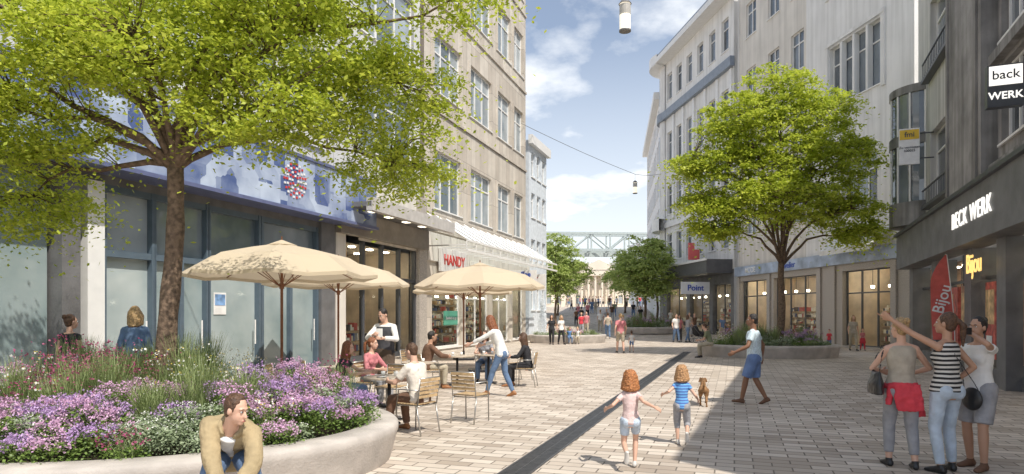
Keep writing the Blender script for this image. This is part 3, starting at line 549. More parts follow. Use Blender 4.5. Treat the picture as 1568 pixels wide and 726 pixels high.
# ---------------- trees ----------------
bark=M('bark',(.16,.11,.075),.9,.5,16,1.0,22)
LF=leafmat('spring_leaves',(.23,.34,.025),(.70,.74,.10),.5)
LF2=leafmat('hazed_leaves',(.28,.38,.09),(.58,.66,.24),.5)  # far trees: leaf green lightened, distance haze painted into the colour
def tree(name,base,fork,r0,crown,nspray,nleaf,lsz,seed,mat,spread=.34,lw=.28,limb=.5):
    rng=np.random.default_rng(seed); rd=random.Random(seed); g=empty(name,base); m=MB()
    fork=Vector(fork); pts=[];rad=[]
    for i in range(13):
        t=i/12; pts.append(V(fork.x*t+.035*math.sin(t*7+seed),fork.y*t+.03*math.cos(t*6),fork.z*t)); rad.append(r0*((1.3 if i==0 else 1.0-.3*t)+.05*math.sin(i*2.3)))
    m.tube(pts,rad,14)
    nodes_=[]
    for (c,r,w) in crown:
        c=Vector(c); n=7; P=[]; a=fork-V(0,0,.12)
        out=V(c.x-a.x,c.y-a.y,0); zc=c.z+r[2]*.2
        for i in range(0,n+1):
            t=i/n; q=V(a.x+out.x*t**1.25,a.y+out.y*t**1.25,a.z+(zc-a.z)*t**.8+ (.25*math.sin(t*math.pi)*out.length*.5 if zc>a.z-.3 else .35*math.sin(t*math.pi)*out.length*.5))
            if 0<i: q+=V(rd.uniform(-1,1),rd.uniform(-1,1),rd.uniform(-.6,.6))*.045*out.length
            P.append(q)
            if t>.25: nodes_.append((q,r0*.5*(1-t*.8)))
        m.tube(P,[r0*limb*(1-.82*i/n) for i in range(n+1)],8)
    NP=np.array([list(q[0]) for q in nodes_]); W=np.array([w for _,_,w in crown],float); W/=W.sum(); S=[]
    for i in range(nspray):
        k=rng.choice(len(crown),p=W); c,r,_=crown[k]; d=rng.normal(size=3); d/=np.linalg.norm(d); u=rng.uniform(.25,1)**.55; S.append(np.array(c)+d*np.array(r)*u)
    S=np.array(S)
    for s_ in S:
        dd=np.linalg.norm(NP-s_,axis=1)+np.maximum(0,NP[:,2]-s_[2])*1.0; j=int(dd.argmin()); a=nodes_[j][0]; b=Vector(s_); mid=a.lerp(b,.5)+V(rd.uniform(-.1,.1),rd.uniform(-.1,.1),.08*(b-a).length)
        rr=min(.018,max(.006,(b-a).length*.01))*r0/.13; m.tube([a,mid,b],[rr,rr*.7,rr*.25],5)
    m.obj('trunk',bark,g,True)
    n=nspray*nleaf; C=np.repeat(S,nleaf,0); sz=np.repeat(rng.uniform(.6,1.25,nspray),nleaf); a=rng.uniform(0,2*np.pi,n); rr=np.abs(rng.normal(0,spread,n))*sz
    tw=np.round(a/(2*np.pi)*7)/7*2*np.pi+np.repeat(rng.uniform(0,6,nspray),nleaf); a=tw+rng.normal(0,.16,n)
    P=C+np.stack([rr*np.cos(a),rr*np.sin(a),rng.normal(0,.05,n)+.05-rr*rr*.75/spread*.34],1)
    qmesh('foliage',leaves(P,lsz,lw,rng,.35,.7),[mat],None,g)
crown=[((-1.6,-.8,4.9),(1.6,1.1,.9),3),((1.6,-.5,4.85),(1.6,1.1,.8),3),((.1,-.9,4.6),(1.3,1.0,.6),2.2),((2.9,.2,4.35),(.95,.9,.75),1.8),((-3.4,-.3,4.0),(1.3,1.2,1.0),3.2),((-3.7,.2,3.0),(1.0,.9,.85),2.2),((.3,.9,5.6),(2.3,1.2,.9),2.4),((-2.2,.8,6.1),(1.9,1.3,.9),2.0),((2.7,-1.0,5.9),(1.6,1.1,.45),1.2),((-3.4,-1.2,5.4),(1.5,1.0,.8),2),((2.8,1.2,3.6),(.9,.8,.45),1.0),((-1.8,-.5,3.8),(1.3,1.0,.5),2.2),((1.5,-.6,3.85),(1.1,.9,.35),1.4),((3.9,-.2,5.4),(.8,.6,.25),.4),((-2.1,.5,3.0),(.9,.7,.55),.9),((1.2,-.6,5.6),(1.6,1.2,.6),1.8)]
tree('honey_locust_tree',(-4.55,8.6,.3),(.12,0,3.5),.14,crown,1350,96,.068,3,LF,.3,.27,.40)
crown=[((0,0,8.5),(2.6,2.4,2.2),4),((-2.2,0,7.2),(2.1,1.8,1.5),2.5),((2.0,0,7.6),(2.0,1.8,1.7),2.5),((0,0,10.7),(1.5,1.6,1.4),1.6),((-1.8,-.6,9.3),(1.8,1.6,1.1),1.6),((2.1,.3,9.7),(1.6,1.6,1.2),1.6),((-2.9,0,5.7),(1.5,1.4,.8),1.5),((2.9,0,5.6),(1.6,1.4,.9),1.5),((-.3,-1.4,6.0),(2.2,1.3,1.0),1.8),((.9,1.4,6.2),(2.2,1.3,1.0),1.2),((-3.7,0,7.7),(1.0,.9,.6),.8),((3.4,0,4.7),(1.1,.9,.5),.7),((-2.7,0,4.9),(1.0,.9,.4),.6),((3.4,0,8.4),(.8,.8,.5),.5)]
tree('street_tree',(11.15,27.2,.3),(.1,0,3.6),.17,crown,820,95,.14,5,LF,.42,.27,.42)
crown=[((0,0,5.2),(2.2,2,1.6),3),((-1,0,4.2),(1.7,1.6,1.1),2),((1.1,0,4.4),(1.7,1.6,1.2),2),((0,0,6.6),(1.4,1.3,1.0),1.5),((0,-.6,3.2),(1.9,1.3,.7),1.4)]
for (x,y,k,sd,scl) in [(4.0,60,1,21,1.15),(10.9,53.5,1,22,1.1),(13.8,62,1,23,1.1),(5.2,74,1,24,1.0),(13.5,78,1,25,1.0)]:
    cr=[((c[0]*scl,c[1]*scl,c[2]*scl),tuple(q*scl for q in r),w) for c,r,w in crown]
    tree('street_tree',(x,y,gz(y)),(0,0,2.6*scl),.13,cr,210,60,.22,sd,LF2,.5,.32)
# ---------------- buildings ----------------
frame_w=M('window_frame_white',(.78,.77,.75),.45,.05); frame_d=M('window_frame_dark',(.075,.08,.09),.4,.1); wglass=winmat('window_glass',(.04,.05,.06),(.30,.34,.38)); wglass2=winmat('window_glass_bright',(.13,.17,.20),(.52,.58,.62)); sglass=glassmat('shop_glass',refl=.16); fglass=winmat('frosted_glass',(.26,.33,.34),(.66,.72,.72),.06,1.6)
stone=brickmat('travertine_cladding',(.68,.62,.54),(.54,.48,.41),(.32,.28,.24),.62,1.6,.014,off=.0,bump=.3,noise=.24,nscale=.9)
plas=M('plaster_white',(.80,.79,.77),.85,.07,.7,.2,60,streak=.16); plas2=M('plaster_cream',(.72,.68,.62),.85,.08,.7,.2,60,streak=.16); plasg=M('plaster_grey',(.60,.59,.57),.85,.14,.5,.2,60,streak=.3); panel=brickmat('grey_panels',(.66,.66,.65),(.58,.58,.58),(.4,.4,.4),1.2,3.9,.02,off=0,bump=.3,noise=.15)
slate=M('slate_blue_frame',(.10,.14,.18),.4,.1); dgrey=M('dark_grey_stone',(.15,.15,.155),.5,.25,2,.3,20); concd=M('weathered_concrete',(.28,.27,.26),.85,.3,1.2,.5,12,streak=.45); granite=M('pier_granite',(.42,.38,.34),.5,.4,30,.1,60); roofm=M('roof_slate',(.08,.08,.09),.6)
def place(o,t): return math.atan2(t[1]-o[1],t[0]-o[0])
def shell(mb,W,H,D,m=0,z0=-1.5,x0=0,front0=None):
    mb.quad((x0,D,z0),(x0,0,z0),(x0,0,H),(x0,D,H),m); mb.quad((W,0,z0),(W,D,z0),(W,D,H),(W,0,H),m); mb.quad((W,D,z0),(x0,D,z0),(x0,D,H),(W,D,H),m); mb.quad((x0,0,H),(W,0,H),(W,D,H),(x0,D,H),m)
def facade(mb,x0,x1,z0,z1,wins,y=0,dep=.22,mw=0,mf=1,mg=2,sill=True,msill=None):
    X=sorted(set([x0,x1]+[w[0] for w in wins]+[w[1] for w in wins])); Z=sorted(set([z0,z1]+[w[2] for w in wins]+[w[3] for w in wins]))
    for i in range(len(X)-1):
        for j in range(len(Z)-1):
            cx=(X[i]+X[i+1])/2;cz=(Z[j]+Z[j+1])/2
            if any(w[0]<cx<w[1] and w[2]<cz<w[3] for w in wins): continue
            mb.quad((X[i],y,Z[j]),(X[i+1],y,Z[j]),(X[i+1],y,Z[j+1]),(X[i],y,Z[j+1]),mw)
    for w in wins:
        a,b,c,d=w[:4]; nx=w[4] if len(w)>4 else 1; nz=w[5] if len(w)>5 else 1; mgl=w[6] if len(w)>6 and w[6] is not None else mg; mfr=w[7] if len(w)>7 else mf
        Y=y+dep
        mb.quad((a,y,c),(a,Y+.02,c),(a,Y+.02,d),(a,y,d),mw); mb.quad((b,Y+.02,c),(b,y,c),(b,y,d),(b,Y+.02,d),mw); mb.quad((a,y,d),(a,Y+.02,d),(b,Y+.02,d),(b,y,d),mw); mb.quad((a,Y+.02,c),(a,y,c),(b,y,c),(b,Y+.02,c),mw)
        f=.065; e=.004
        mb.box(a-e,a+f,Y-.05,Y+.03,c-e,d+e,mfr); mb.box(b-f,b+e,Y-.05,Y+.03,c-e,d+e,mfr); mb.box(a+f,b-f,Y-.048,Y+.028,d-f,d+e,mfr); mb.box(a+f,b-f,Y-.048,Y+.028,c-e,c+f,mfr)
        xs_=[a+(b-a)*k/nx for k in range(nx+1)]; zs_=[c,d] if nz==1 else ([c,c+(d-c)*.7,d] if nz==2 else [c+(d-c)*k/nz for k in range(nz+1)])
        for k in range(1,nx): mb.box(xs_[k]-.04,xs_[k]+.04,Y-.046,Y+.026,c+f,d-f,mfr)
        for k in range(1,len(zs_)-1): mb.box(a+f,b-f,Y-.044,Y+.024,zs_[k]-.035,zs_[k]+.035,mfr)
        for i in range(nx):
            for j in range(len(zs_)-1): 
                t=random.uniform(-.004,.004); mb.quad((xs_[i],Y+t,zs_[j]),(xs_[i+1],Y-t,zs_[j]),(xs_[i+1],Y-t,zs_[j+1]),(xs_[i],Y+t,zs_[j+1]),mgl)
        if sill: mb.box(a-.08,b+.08,y-.07,y+.06,c-.06,c-.003,mfr if msill is None else msill)
GOODS=[M('goods_%d'%i,c,.6) for i,c in enumerate([(.7,.6,.45),(.5,.12,.1),(.8,.75,.65),(.12,.16,.3),(.4,.28,.16),(.8,.78,.74),(.08,.07,.07)])]
warm=emis('warm_ceiling_light',(1,.88,.68),20); 
def room(parent,x0,x1,z1,dep=4,y0=.35,seed=1,wallc=(.6,.5,.38),lights=True,z0=.02,dens=1):
    rd=random.Random(seed); m=MB(); wl=M('shop_wall_%d'%int(wallc[0]*100),wallc,.8,.25,1.2)
    m.quad((x0,dep,z0),(x1,dep,z0),(x1,dep,z1),(x0,dep,z1),0); m.quad((x0,y0,z0),(x1,y0,z0),(x1,dep,z0),(x0,dep,z0),0); m.quad((x0,y0,z1),(x1,y0,z1),(x1,dep,z1),(x0,dep,z1),0); m.quad((x0,y0,z0),(x0,dep,z0),(x0,dep,z1),(x0,y0,z1),0); m.quad((x1,y0,z0),(x1,dep,z0),(x1,dep,z1),(x1,y0,z1),0)
    mats=[wl,warm]+GOODS
    for yy in (y0+.3,dep*.55,dep-.5):
        x=x0+.2
        while x<x1-.5:
            w=rd.uniform(.7,1.2); hh=rd.uniform(1.9,3.0) if yy>dep-.9 else (rd.uniform(1.0,2.0) if yy>1.4 else rd.uniform(.5,1.5))
            if rd.random()<(.9 if yy>dep-.9 else .6):
                m.box(x,min(x+w,x1-.05),yy,yy+.4,z0,z0+.08,8)
                z=z0+.3
                while z<hh:
                    m.box(x,min(x+w,x1-.05),yy,yy+.38,z-.03,z,6)
                    q=x+.03
                    while q<min(x+w,x1-.05)-.12:
                        ww=rd.uniform(.06,.18); 
                        if rd.random()<.85*dens: m.box(q,q+ww,yy+.03,yy+.3,z+.002,z+rd.uniform(.12,.3),rd.choice([2,3,4,4,5,6,7,8]))
                        q+=ww+.02
                    z+=.4
            x+=w+rd.uniform(.05,.4)
    if lights:
        x=x0+.5
        while x<x1-.3:
            for yy in (.8,2.2):
                if yy<dep: m.box(x,x+.2,yy,yy+.2,z1-.05,z1-.01,1)
            m.box(x+.3,x+.42,1.2,1.32,z1-1.1,z1-.98,1); m.box(x+.35,x+.37,1.25,1.27,z1-.978,z1,8)
            x+=1.3
    m.obj('shop_interior',mats,parent)
LO=(-13.93,0); la=math.atan2(1,.34)
g=empty('office_building',(LO[0],LO[1],0),la); mats=[panel,frame_w,wglass2,slate,fglass,M('white_column',(.78,.78,.77),.4,.04),plas2,dgrey]
mb=MB(); H=22
shell(mb,30.6,H,14,0,x0=-4)
wins=[]
for z in (8.0,12.4,16.8):
    x=-3
    while x<23: wins.append((x,x+2.9,z,z+2.7,2,2)); x+=3.05
    wins.append((25.6,30.0,z,z+2.9,3,2))
facade(mb,-4,30.6,6.9,H,wins,dep=.18)
mb.box(-4,30.6,-.12,-.002,H-.5,H+.2,5)
for z in (7.3,11.7,16.1): mb.box(-4,23.4,-.10,-.002,z,z+.25,5)
mb.box(-4,25.6,.0,.3,4.65,6.896,7)
bays=[(-4,-.6),(-.5,2.9),(3.0,6.4),(6.5,9.9),(10.0,14.1)]
for a,b in bays:
    mb.box(a,a+.12,.05,.25,0,4.65,3); mb.quad((a+.12,.16,.1),(b,.16,.1),(b,.16,4.65),(a+.12,.16,4.65),4); mb.box(a+.12,b,.1,.22,0,.1,3)
    mb.box((a+b)/2-.03,(a+b)/2+.03,.12,.2,.1,4.65,3)
mb.box(14.15,14.55,-.2,.3,0,4.65,7); mb.box(14.75,15.15,-.15,.3,0,4.65,5)
for a,b,nd in [(15.3,16.5,1),(16.62,18.2,2),(18.35,20.2,1),(20.42,23.0,2)]:
    mb.box(a-.1,a,-.02,.26,0,4.65,3); mb.box(b,b+.1,-.02,.26,0,4.65,3); mb.box(a,b,.0,.22,3.05,3.2,3); mb.box(a,b,.0,.22,0,.14,3); mb.box(a,b,.0,.22,4.5,4.65,3)
    for k in range(1,nd): x=a+(b-a)*k/nd; mb.box(x-.06,x+.06,.0,.22,.14,3.05,3)
    mb.quad((a,.14,.14),(b,.14,.14),(b,.14,3.05),(a,.14,3.05),4); mb.quad((a,.142,3.2),(b,.142,3.2),(b,.142,4.5),(a,.142,4.5),2)
    mb.cyl((b-.2,-.06,.9),(b-.2,-.06,1.6),.02,m=5)
mb.box(23.12,23.9,-.12,.3,0,4.9,7)
mb.box(24.0,24.6,-.1,.3,0,5.2,6)
mb.quad((25.6,0.001,4.5),(30.6,0.001,4.5),(30.6,0.001,6.9),(25.6,0.001,6.9),6)
mb.obj('walls_and_windows',mats,g)
m=MB(); m.box(18.6,19.05,.12,.135,1.75,2.35,0); m.box(18.64,19.01,.112,.119,2.0,2.3,1); m.obj('window_notice',[M('paper',(.8,.8,.78)),M('poster_blue',(.2,.35,.6),.5,.5,6)],g)
m=MB()
for x in (24.6,26.0,27.4,28.8,30.2): m.box(x-.05,x+.05,.02,.2,0,4.5,1)
m.box(24.6,30.2,.04,.18,3.1,3.25,1); m.box(24.6,30.2,.04,.18,0,.2,1); m.quad((24.6,.1,.2),(30.2,.1,.2),(30.2,.1,4.5),(24.6,.1,4.5),0); m.box(30.25,31.0,-.15,.3,0,6.9,2)
m.obj('shopfront',[sglass,frame_d,granite],g); room(g,24.65,30.2,4.4,seed=4)
m=MB(); m.box(24.0,30.9,-1.5,-.02,5.45,5.62,0); m.box(24.0,30.9,-1.55,-1.3,5.3,5.75,1); m.box(24,30.9,-.3,-.02,4.6,5.44,2)
for x in (25,26.4,27.8,29.2): m.box(x,x+.3,-.9,-.6,5.425,5.446,3)
m.obj('entrance_canopy',[dgrey,M('canopy_edge',(.5,.48,.46),.4),M('soffit_brown',(.25,.22,.19),.5),emis('canopy_spot',(1,.9,.7),3)],g)
def signmat():
    m=bpy.data.materials.new('blue_fascia'); nt,N,L,b=nodes(m); tc=N.new('ShaderNodeTexCoord'); s=N.new('ShaderNodeSeparateXYZ'); c=N.new('ShaderNodeCombineXYZ'); L.new(tc.outputs['Object'],s.inputs[0]); L.new(s.outputs['X'],c.inputs['X']); L.new(s.outputs['Z'],c.inputs['Y'])
    v=N.new('ShaderNodeTexVoronoi'); v.inputs['Scale'].default_value=1.6; v.distance='CHEBYCHEV'; L.new(c.outputs[0],v.inputs['Vector']); w=N.new('ShaderNodeTexNoise'); w.inputs['Scale'].default_value=.9; w.inputs['Detail'].default_value=8; L.new(c.outputs[0],w.inputs['Vector'])
    mx=N.new('ShaderNodeMixRGB'); mx.inputs[0].default_value=.6; L.new(v.outputs['Color'],mx.inputs[1]); L.new(w.outputs['Fac'],mx.inputs[2]); bw=N.new('ShaderNodeRGBToBW'); L.new(mx.outputs[0],bw.inputs[0])
    r=N.new('ShaderNodeValToRGB'); r.color_ramp.elements[0].color=(.08,.12,.28,1); r.color_ramp.elements[1].color=(.50,.58,.72,1); r.color_ramp.elements[0].position=.35; r.color_ramp.elements[1].position=.7; L.new(bw.outputs[0],r.inputs[0]); L.new(r.outputs[0],b.inputs['Base Color']); b.inputs['Roughness'].default_value=.25; return m
m=MB(); m.box(-4,25.6,-.75,-.01,4.95,6.5,0); m.box(-4,25.7,-.8,-.0,4.85,4.946,1); m.box(-4,25.7,-.8,-.0,6.504,6.6,1); m.obj('sign_fascia',[signmat(),M('fascia_trim',(.12,.14,.26),.4)],g)
m=MB()
for rr,nn in ((.5,22),(.38,18),(.26,12),(.14,8)):
    for k in range(nn): a=2*math.pi*k/nn; m.box(20.9+rr*math.cos(a)-.035,20.9+rr*math.cos(a)+.035,-.775,-.752,5.75+rr*math.sin(a)-.03,5.75+rr*math.sin(a)+.03,k%2)
m.obj('sign_emblem',[M('sign_white',(.8,.8,.8),.4),M('sign_red',(.6,.05,.04),.4)],g)
g=empty('stone_clad_building',(LO[0],LO[1],0),la); mb=MB(); H=27.5
shell(mb,46.1,H,14,0,x0=31.0)
wins=[]
for z in (6.7,12.2,17.3,22.4):
    for x in (32.0,36.4,40.6,43.6): 
        w=3.2 if x<38 else (2.4 if x<42 else 1.9); wins.append((x,x+w,z,z+2.75,3 if w>3 else 2,2))
facade(mb,31.0,46.1,0,H,wins+[(31.8,35.2,.15,3.6,1,1,3,4),(35.8,39.2,.15,3.6,2,2,3,4),(39.8,42.8,.15,3.6,2,2,3,4),(43.4,45.7,.15,3.6,1,1,3,4)],dep=.2)
for z in (5.6,11.2,16.4,21.5): mb.box(31.0,46.15,-.08,-.002,z,z+.14,0)
for (a,b,c,d,*_) in wins:
    mb.box(a-.22,a-.004,-.05,-.001,c-.1,d+.1,0); mb.box(b+.004,b+.22,-.05,-.001,c-.1,d+.1,0)
mb.obj('walls_and_windows',[stone,frame_w,wglass2,sglass,frame_w],g); room(g,31.5,45.9,3.7,dep=3.5,y0=.45,seed=9,wallc=(.62,.58,.5))
m=MB()
for i in range(14):
    x=31.2+i*1.1; m.quad((x,-.02,6.3),(x+1.06,-.02,6.3),(x+1.06,-2.0,5.05),(x,-2.0,5.05),0); m.box(x-.03,x+.01,-2.02,-.0,4.8,4.86,1); m.tube([(x-.02,0,6.34),(x-.02,-2.0,5.09)],.03,4,1); m.cyl((x-.02,-2,5.0),(x-.02,-2,4.6),.02,m=1)
m.box(31.2,46.6,-2.05,-1.98,4.98,5.06,1); m.box(31.2,46.6,-2.05,-1.98,4.55,4.65,1); m.box(31.2,46.6,-.12,-.002,4.2,5.5,2)
m.obj('glass_canopy',[glassmat('canopy_glass',(.8,.85,.85),.3),frame_w,plas2],g)
def signbox(parent,x0,x1,y0,y1,z0,z1,col,name='sign_board'):
    m=MB(); m.box(x0,x1,y0,y1,z0,z1); m.obj(name,M('sign_%d_%d_%d'%tuple(int(c*100) for c in col),col,.4,.05),parent,bevel=.01)
SB=M('sign_blue',(.03,.08,.4),.4)
gs=empty('shop_sign',(LO[0],LO[1],0),la); signbox(gs,32.2,35.2,-.3,-.15,3.75,4.85,(.75,.72,.7)); text('HANDY',.7,M('sign_red',(.6,.05,.04)),gs,(33.7,-.31,4.3),(R(90),0,0))
gs=empty('shop_sign',(LO[0],LO[1],0),la); signbox(gs,36.0,39.5,-.3,-.15,3.75,4.5,(.78,.76,.7)); text('Atlantis',.55,SB,gs,(37.7,-.31,4.1),(R(90),0,0))
gs=empty('shop_sign',(LO[0],LO[1],0),la); signbox(gs,40.9,41.0,-2.3,-.6,3.4,4.3,(.75,.73,.7)); text('coffee\nshop',.42,SB,gs,(40.88,-1.45,3.85),(R(90),0,R(-90)))
gs=empty('shop_sign',(LO[0],LO[1],0),la); signbox(gs,43.2,43.3,-2.2,-.8,3.2,4.2,(.75,.73,.7)); text('K',.8,M('sign_red',(.6,.05,.04)),gs,(43.18,-1.5,3.7),(R(90),0,R(-90)))
gs=empty('shop_poster',(LO[0],LO[1],0),la); signbox(gs,33.0,34.6,-.08,-.02,1.2,1.9,(.1,.35,.25)); text('Sandwich to go',.2,M('sign_white',(.8,.8,.8)),gs,(33.8,-.085,1.55),(R(90),0,0),.004)
g=empty('apartment_building',(LO[0],LO[1],0),la); mb=MB(); shell(mb,51.2,13.6,12,0,x0=46.9)
facade(mb,46.9,51.2,-1,13.6,[(47.4+i*1.35,48.3+i*1.35,z,z+1.7,1,2) for i in range(3) for z in (2,5.2,8.4,11.2)]); mb.box(46.7,51.4,-.3,-.002,13.3,13.9,1); mb.obj('walls_and_windows',[M('blue_grey_render',(.64,.69,.74),.8),frame_w,wglass2],g)
o=(15.9,46);t=(18.05,29.3); a=place(o,t); g=empty('corner_building',(o[0],o[1],0),a); mb=MB(); W=16.84
shell(mb,W,26,13,0); 
wl=[(x,x+1.35,z,z+2.3,2,2) for x in (1.0,3.9,6.6) for z in (7.2,11.7,16.2,20.7)]
facade(mb,0,8.4,4.9,26,wl,y=.12,dep=.16,mw=5)
mb.quad((8.4,0,4.9),(8.4,.12,4.9),(8.4,.12,26),(8.4,0,26),0)
wr=[(10.6,14.7,z,z+3.2,4,2) for z in (12.9,19.0)]+[(11.6,14.4,7.1,9.8,3,2)]
facade(mb,8.4,W,4.9,26,wr,dep=.28)
for z in (12.9,19.0):
    mb.box(10.3,10.56,-.1,-.002,z-.2,z+3.5,0); mb.box(14.74,15.0,-.1,-.002,z-.2,z+3.5,0); mb.box(10.3,15.0,-.12,-.102,z+3.3,z+3.5,0)
    for x in (11.55,12.57,13.6): mb.box(x,x+.16,-.04,.24,z,z+3.2,0)
mb.box(0,8.39,-.05,.118,10.6,10.85,5)
facade(mb,0,W,-.5,4.9,[(.4,4.0,.5,4.0,2,2,3,6),(4.8,9.4,.5,4.0,3,2,3,6),(11.7,15.3,.1,4.0,3,2,3,6)],dep=.3,mw=4,mf=6,sill=False)
for x in (.0,4.1,9.5,10.8,15.4,16.4): mb.box(x+.02,x+.38,-.1,-.002,0,4.3,4)
mb.box(-.05,W+.05,-.22,-.102,4.35,5.0,7)
mb.obj('walls_and_windows',[plas,frame_w,wglass,sglass,granite,plas2,frame_d,M('blue_sign_band',(.36,.43,.54),.5,.35,1.5)],g)
room(g,.5,9.4,4.2,dep=4,y0=.5,seed=14,wallc=(.72,.6,.46)); room(g,11.5,15.5,4.2,dep=4,y0=.5,seed=17,wallc=(.72,.6,.46))
text('Juwelier',.5,SB,g,(6.8,-.23,4.67),(R(90),0,0),.01); text('MODE',.5,M('sign_white',(.8,.8,.8)),g,(2.2,-.23,4.67),(R(90),0,0),.01)
m=MB(); m.quad((11.4,-.1,5.9),(15.5,-.1,5.9),(15.5,-1.1,5.05),(11.4,-1.1,5.05)); m.quad((11.4,-1.1,5.05),(15.5,-1.1,5.05),(15.5,-1.1,4.8),(11.4,-1.1,4.8)); m.obj('awning',M('white_awning',(.75,.75,.73),.8),g)
o=(14.1,61);t=(16.0,46.9); a=place(o,t); g=empty('rounded_apartment_building',(o[0],o[1],0),a); mb=MB(); W=14.1
shell(mb,W,25.2,12,0)
rows=[(6.6,9.0),(10.8,13.4),(15.2,18.3),(21.2,23.6)]
facade(mb,0,W,5.0,25.2,[(x,x+1.15,z0,z1,1,2) for x in (1.1,3.3,5.5,7.7,9.9,12.1) for z0,z1 in rows],dep=.2)
mb.box(-.3,W+.1,-.35,-.002,19.6,20.3,3); mb.box(-.5,W+.1,-1.1,-.002,24.7,25.15,1); mb.box(-.3,W+.1,-.9,-.002,25.154,25.5,3)
for x in (.2,2.5,4.7,6.9,9.1,11.3,13.5): mb.box(x,x+.4,-.12,-.002,10.2,19.55,1)
mb.box(0,W,-.16,-.122,9.6,10.1,1)
facade(mb,0,W,-1,5.0,[(1,5.5,.1,4.0,2,1,4,5),(6.2,10,.1,4.0,2,1,4,5),(10.6,13.6,.1,4.0,2,1,4,5)],dep=.3,mw=6,sill=False)
mb.obj('walls_and_windows',[plas,frame_w,wglass,M('blue_grey_cornice',(.26,.30,.36),.6),sglass,frame_d,dgrey],g)
room(g,.5,13.8,4.2,dep=4,y0=.5,seed=24,wallc=(.4,.33,.25),dens=.6)
n=20
def arc(m,cx,cy,r,z0,z1,mi,a0=180,a1=300,cap=False):
    for k in range(n):
        a_=R(a0+(a1-a0)*k/n); b_=R(a0+(a1-a0)*(k+1)/n); P=[(cx+r*math.cos(a_),cy+r*math.sin(a_)),(cx+r*math.cos(b_),cy+r*math.sin(b_))]
        m.quad((*P[0],z0),(*P[1],z0),(*P[1],z1),(*P[0],z1),mi)
        if cap: m.F.append((len(m.V),len(m.V)+1,len(m.V)+2)); m.V+= [(*P[0],z1),(*P[1],z1),(cx,cy,z1)]; m.M.append(mi); m.F.append((len(m.V),len(m.V)+1,len(m.V)+2)); m.V+= [(*P[0],z0),(*P[1],z0),(cx,cy,z0)]; m.M.append(mi)
m=MB()
arc(m,0,1.8,2.0,5,24.7,0,150,290); arc(m,0,1.8,2.25,19.57,20.33,1,150,290,True); arc(m,0,1.8,2.95,24.66,25.56,2,150,290,True); arc(m,0,1.8,2.7,9.4,10.5,2,150,290,True)
for z0,z1 in rows:
    for k in range(4): arc(m,0,1.8,2.015,z0,z1,3,158+k*30,172+k*30)
m.obj('rounded_corner',[plas,MC['blue_grey_cornice'],frame_w,wglass],g)
m=MB(); m.box(-.5,13.9,-2.0,-.003,4.7,5.7,0); m.box(-.6,14.0,-2.1,-2.003,5.6,5.75,1)
m.obj('dark_canopy',[M('canopy_dark',(.11,.11,.115),.4),frame_w],g)
gs=empty('projecting_sign',(o[0],o[1],0),a); signbox(gs,12.6,12.7,-3.4,-1.2,3.2,4.1,(.7,.72,.75)); text('Point',.6,SB,gs,(12.72,-2.3,3.65),(R(90),0,R(90)))
gs=empty('projecting_sign',(o[0],o[1],0),a); signbox(gs,10.6,10.7,-2.0,-1.1,5.9,7.2,(.75,.15,.15)); signbox(gs,11.6,11.7,-1.9,-1.1,6.6,7.4,(.75,.75,.75))
o=(18.2,88);t=(14.6,64.5); a=place(o,t); g=empty('apartment_building',(o[0],o[1],0),a); mb=MB(); W=23.7; shell(mb,W,23.4,12,0)
facade(mb,0,W,-1,23.4,[(x,x+1.2,z,z+2.1,1,2) for x in [1+2.3*i for i in range(10)] for z in (6.8,10.2,13.6,17,20.2)],dep=.2); mb.box(-.3,W+.2,-.6,-.002,22.9,23.6,1); mb.box(0,W,-1.0,-.002,4.6,5.3,3); mb.obj('walls_and_windows',[M('pale_render',(.8,.8,.81),.85),frame_w,wglass2,dgrey],g)
o=(16.3,26.2);t=(11.4,14.4); a=place(o,t); g=empty('shop_building',(o[0],o[1],0),a); mb=MB()
mb.quad((0,10,-.5),(0,0,-.5),(0,0,15),(0,10,15),0); mb.quad((0,0,15),(8.9,0,15),(8.9,10,15),(0,10,15),3); mb.quad((8.9,0,10),(8.9,10,10),(8.9,10,15),(8.9,0,15),0); mb.quad((8.9,.01,10.6),(26,.01,10.6),(26,10,10.6),(8.9,10,10.6),3); mb.quad((26,0,-.5),(26,10,-.5),(26,10,10.6),(26,0,10.6),0)
facade(mb,0,7.1,4.9,15,[(2.3,6.8,5.9,8.4,3,2),(2.3,6.8,10.6,13.2,3,2)],dep=.25,mf=4)
for z in (5.75,10.45): mb.box(2.0,7.0,-.25,-.002,z-.12,z,5)
for z in (5.75,10.45):
    for i in range(19): mb.cyl((2.1+i*.26,-.2,z),(2.1+i*.26,-.2,z+.55),.012,m=5,n=5)
    mb.box(2.05,6.95,-.23,-.18,z+.55,z+.6,5)
mb.box(7.1,10.9,-.45,.2,4.962,14.996,1); mb.box(7.3,7.5,-.5,-.452,4.97,14.9,1); mb.box(10.4,10.6,-.5,-.452,4.97,10.5,1)
facade(mb,10.9,26,4.9,10.6,[(11.2+i*2.6,13.5+i*2.6,z,z+1.9,3,2) for i in range(5) for z in (5.9,8.4)],y=-.1,dep=.2,mw=1,mf=4)
for z in (5.2,7.9): mb.box(10.905,26,-.3,-.103,z,z+.25,1)
mb.box(-.1,26,-.75,-.003,3.55,4.85,6); mb.box(-.15,26,-.85,-.003,4.854,4.96,5)
for x in (-.05,4.2,8.6,11.6,16,20,25): mb.box(x,x+.7,-.3,.3,-.3,3.55,6)
for x0,x1 in ((.65,4.2),(4.9,8.6),(9.3,11.6),(12.3,16),(16.7,20),(20.7,25)): mb.quad((x0,.1,.35),(x1,.1,.35),(x1,.1,3.55),(x0,.1,3.55),7); mb.box(x0,x1,.0,.2,-.1,.35,6); mb.box((x0+x1)/2-.03,(x0+x1)/2+.03,.06,.16,.35,3.55,5); mb.box(x0,x1,.05,.17,2.7,2.78,5)
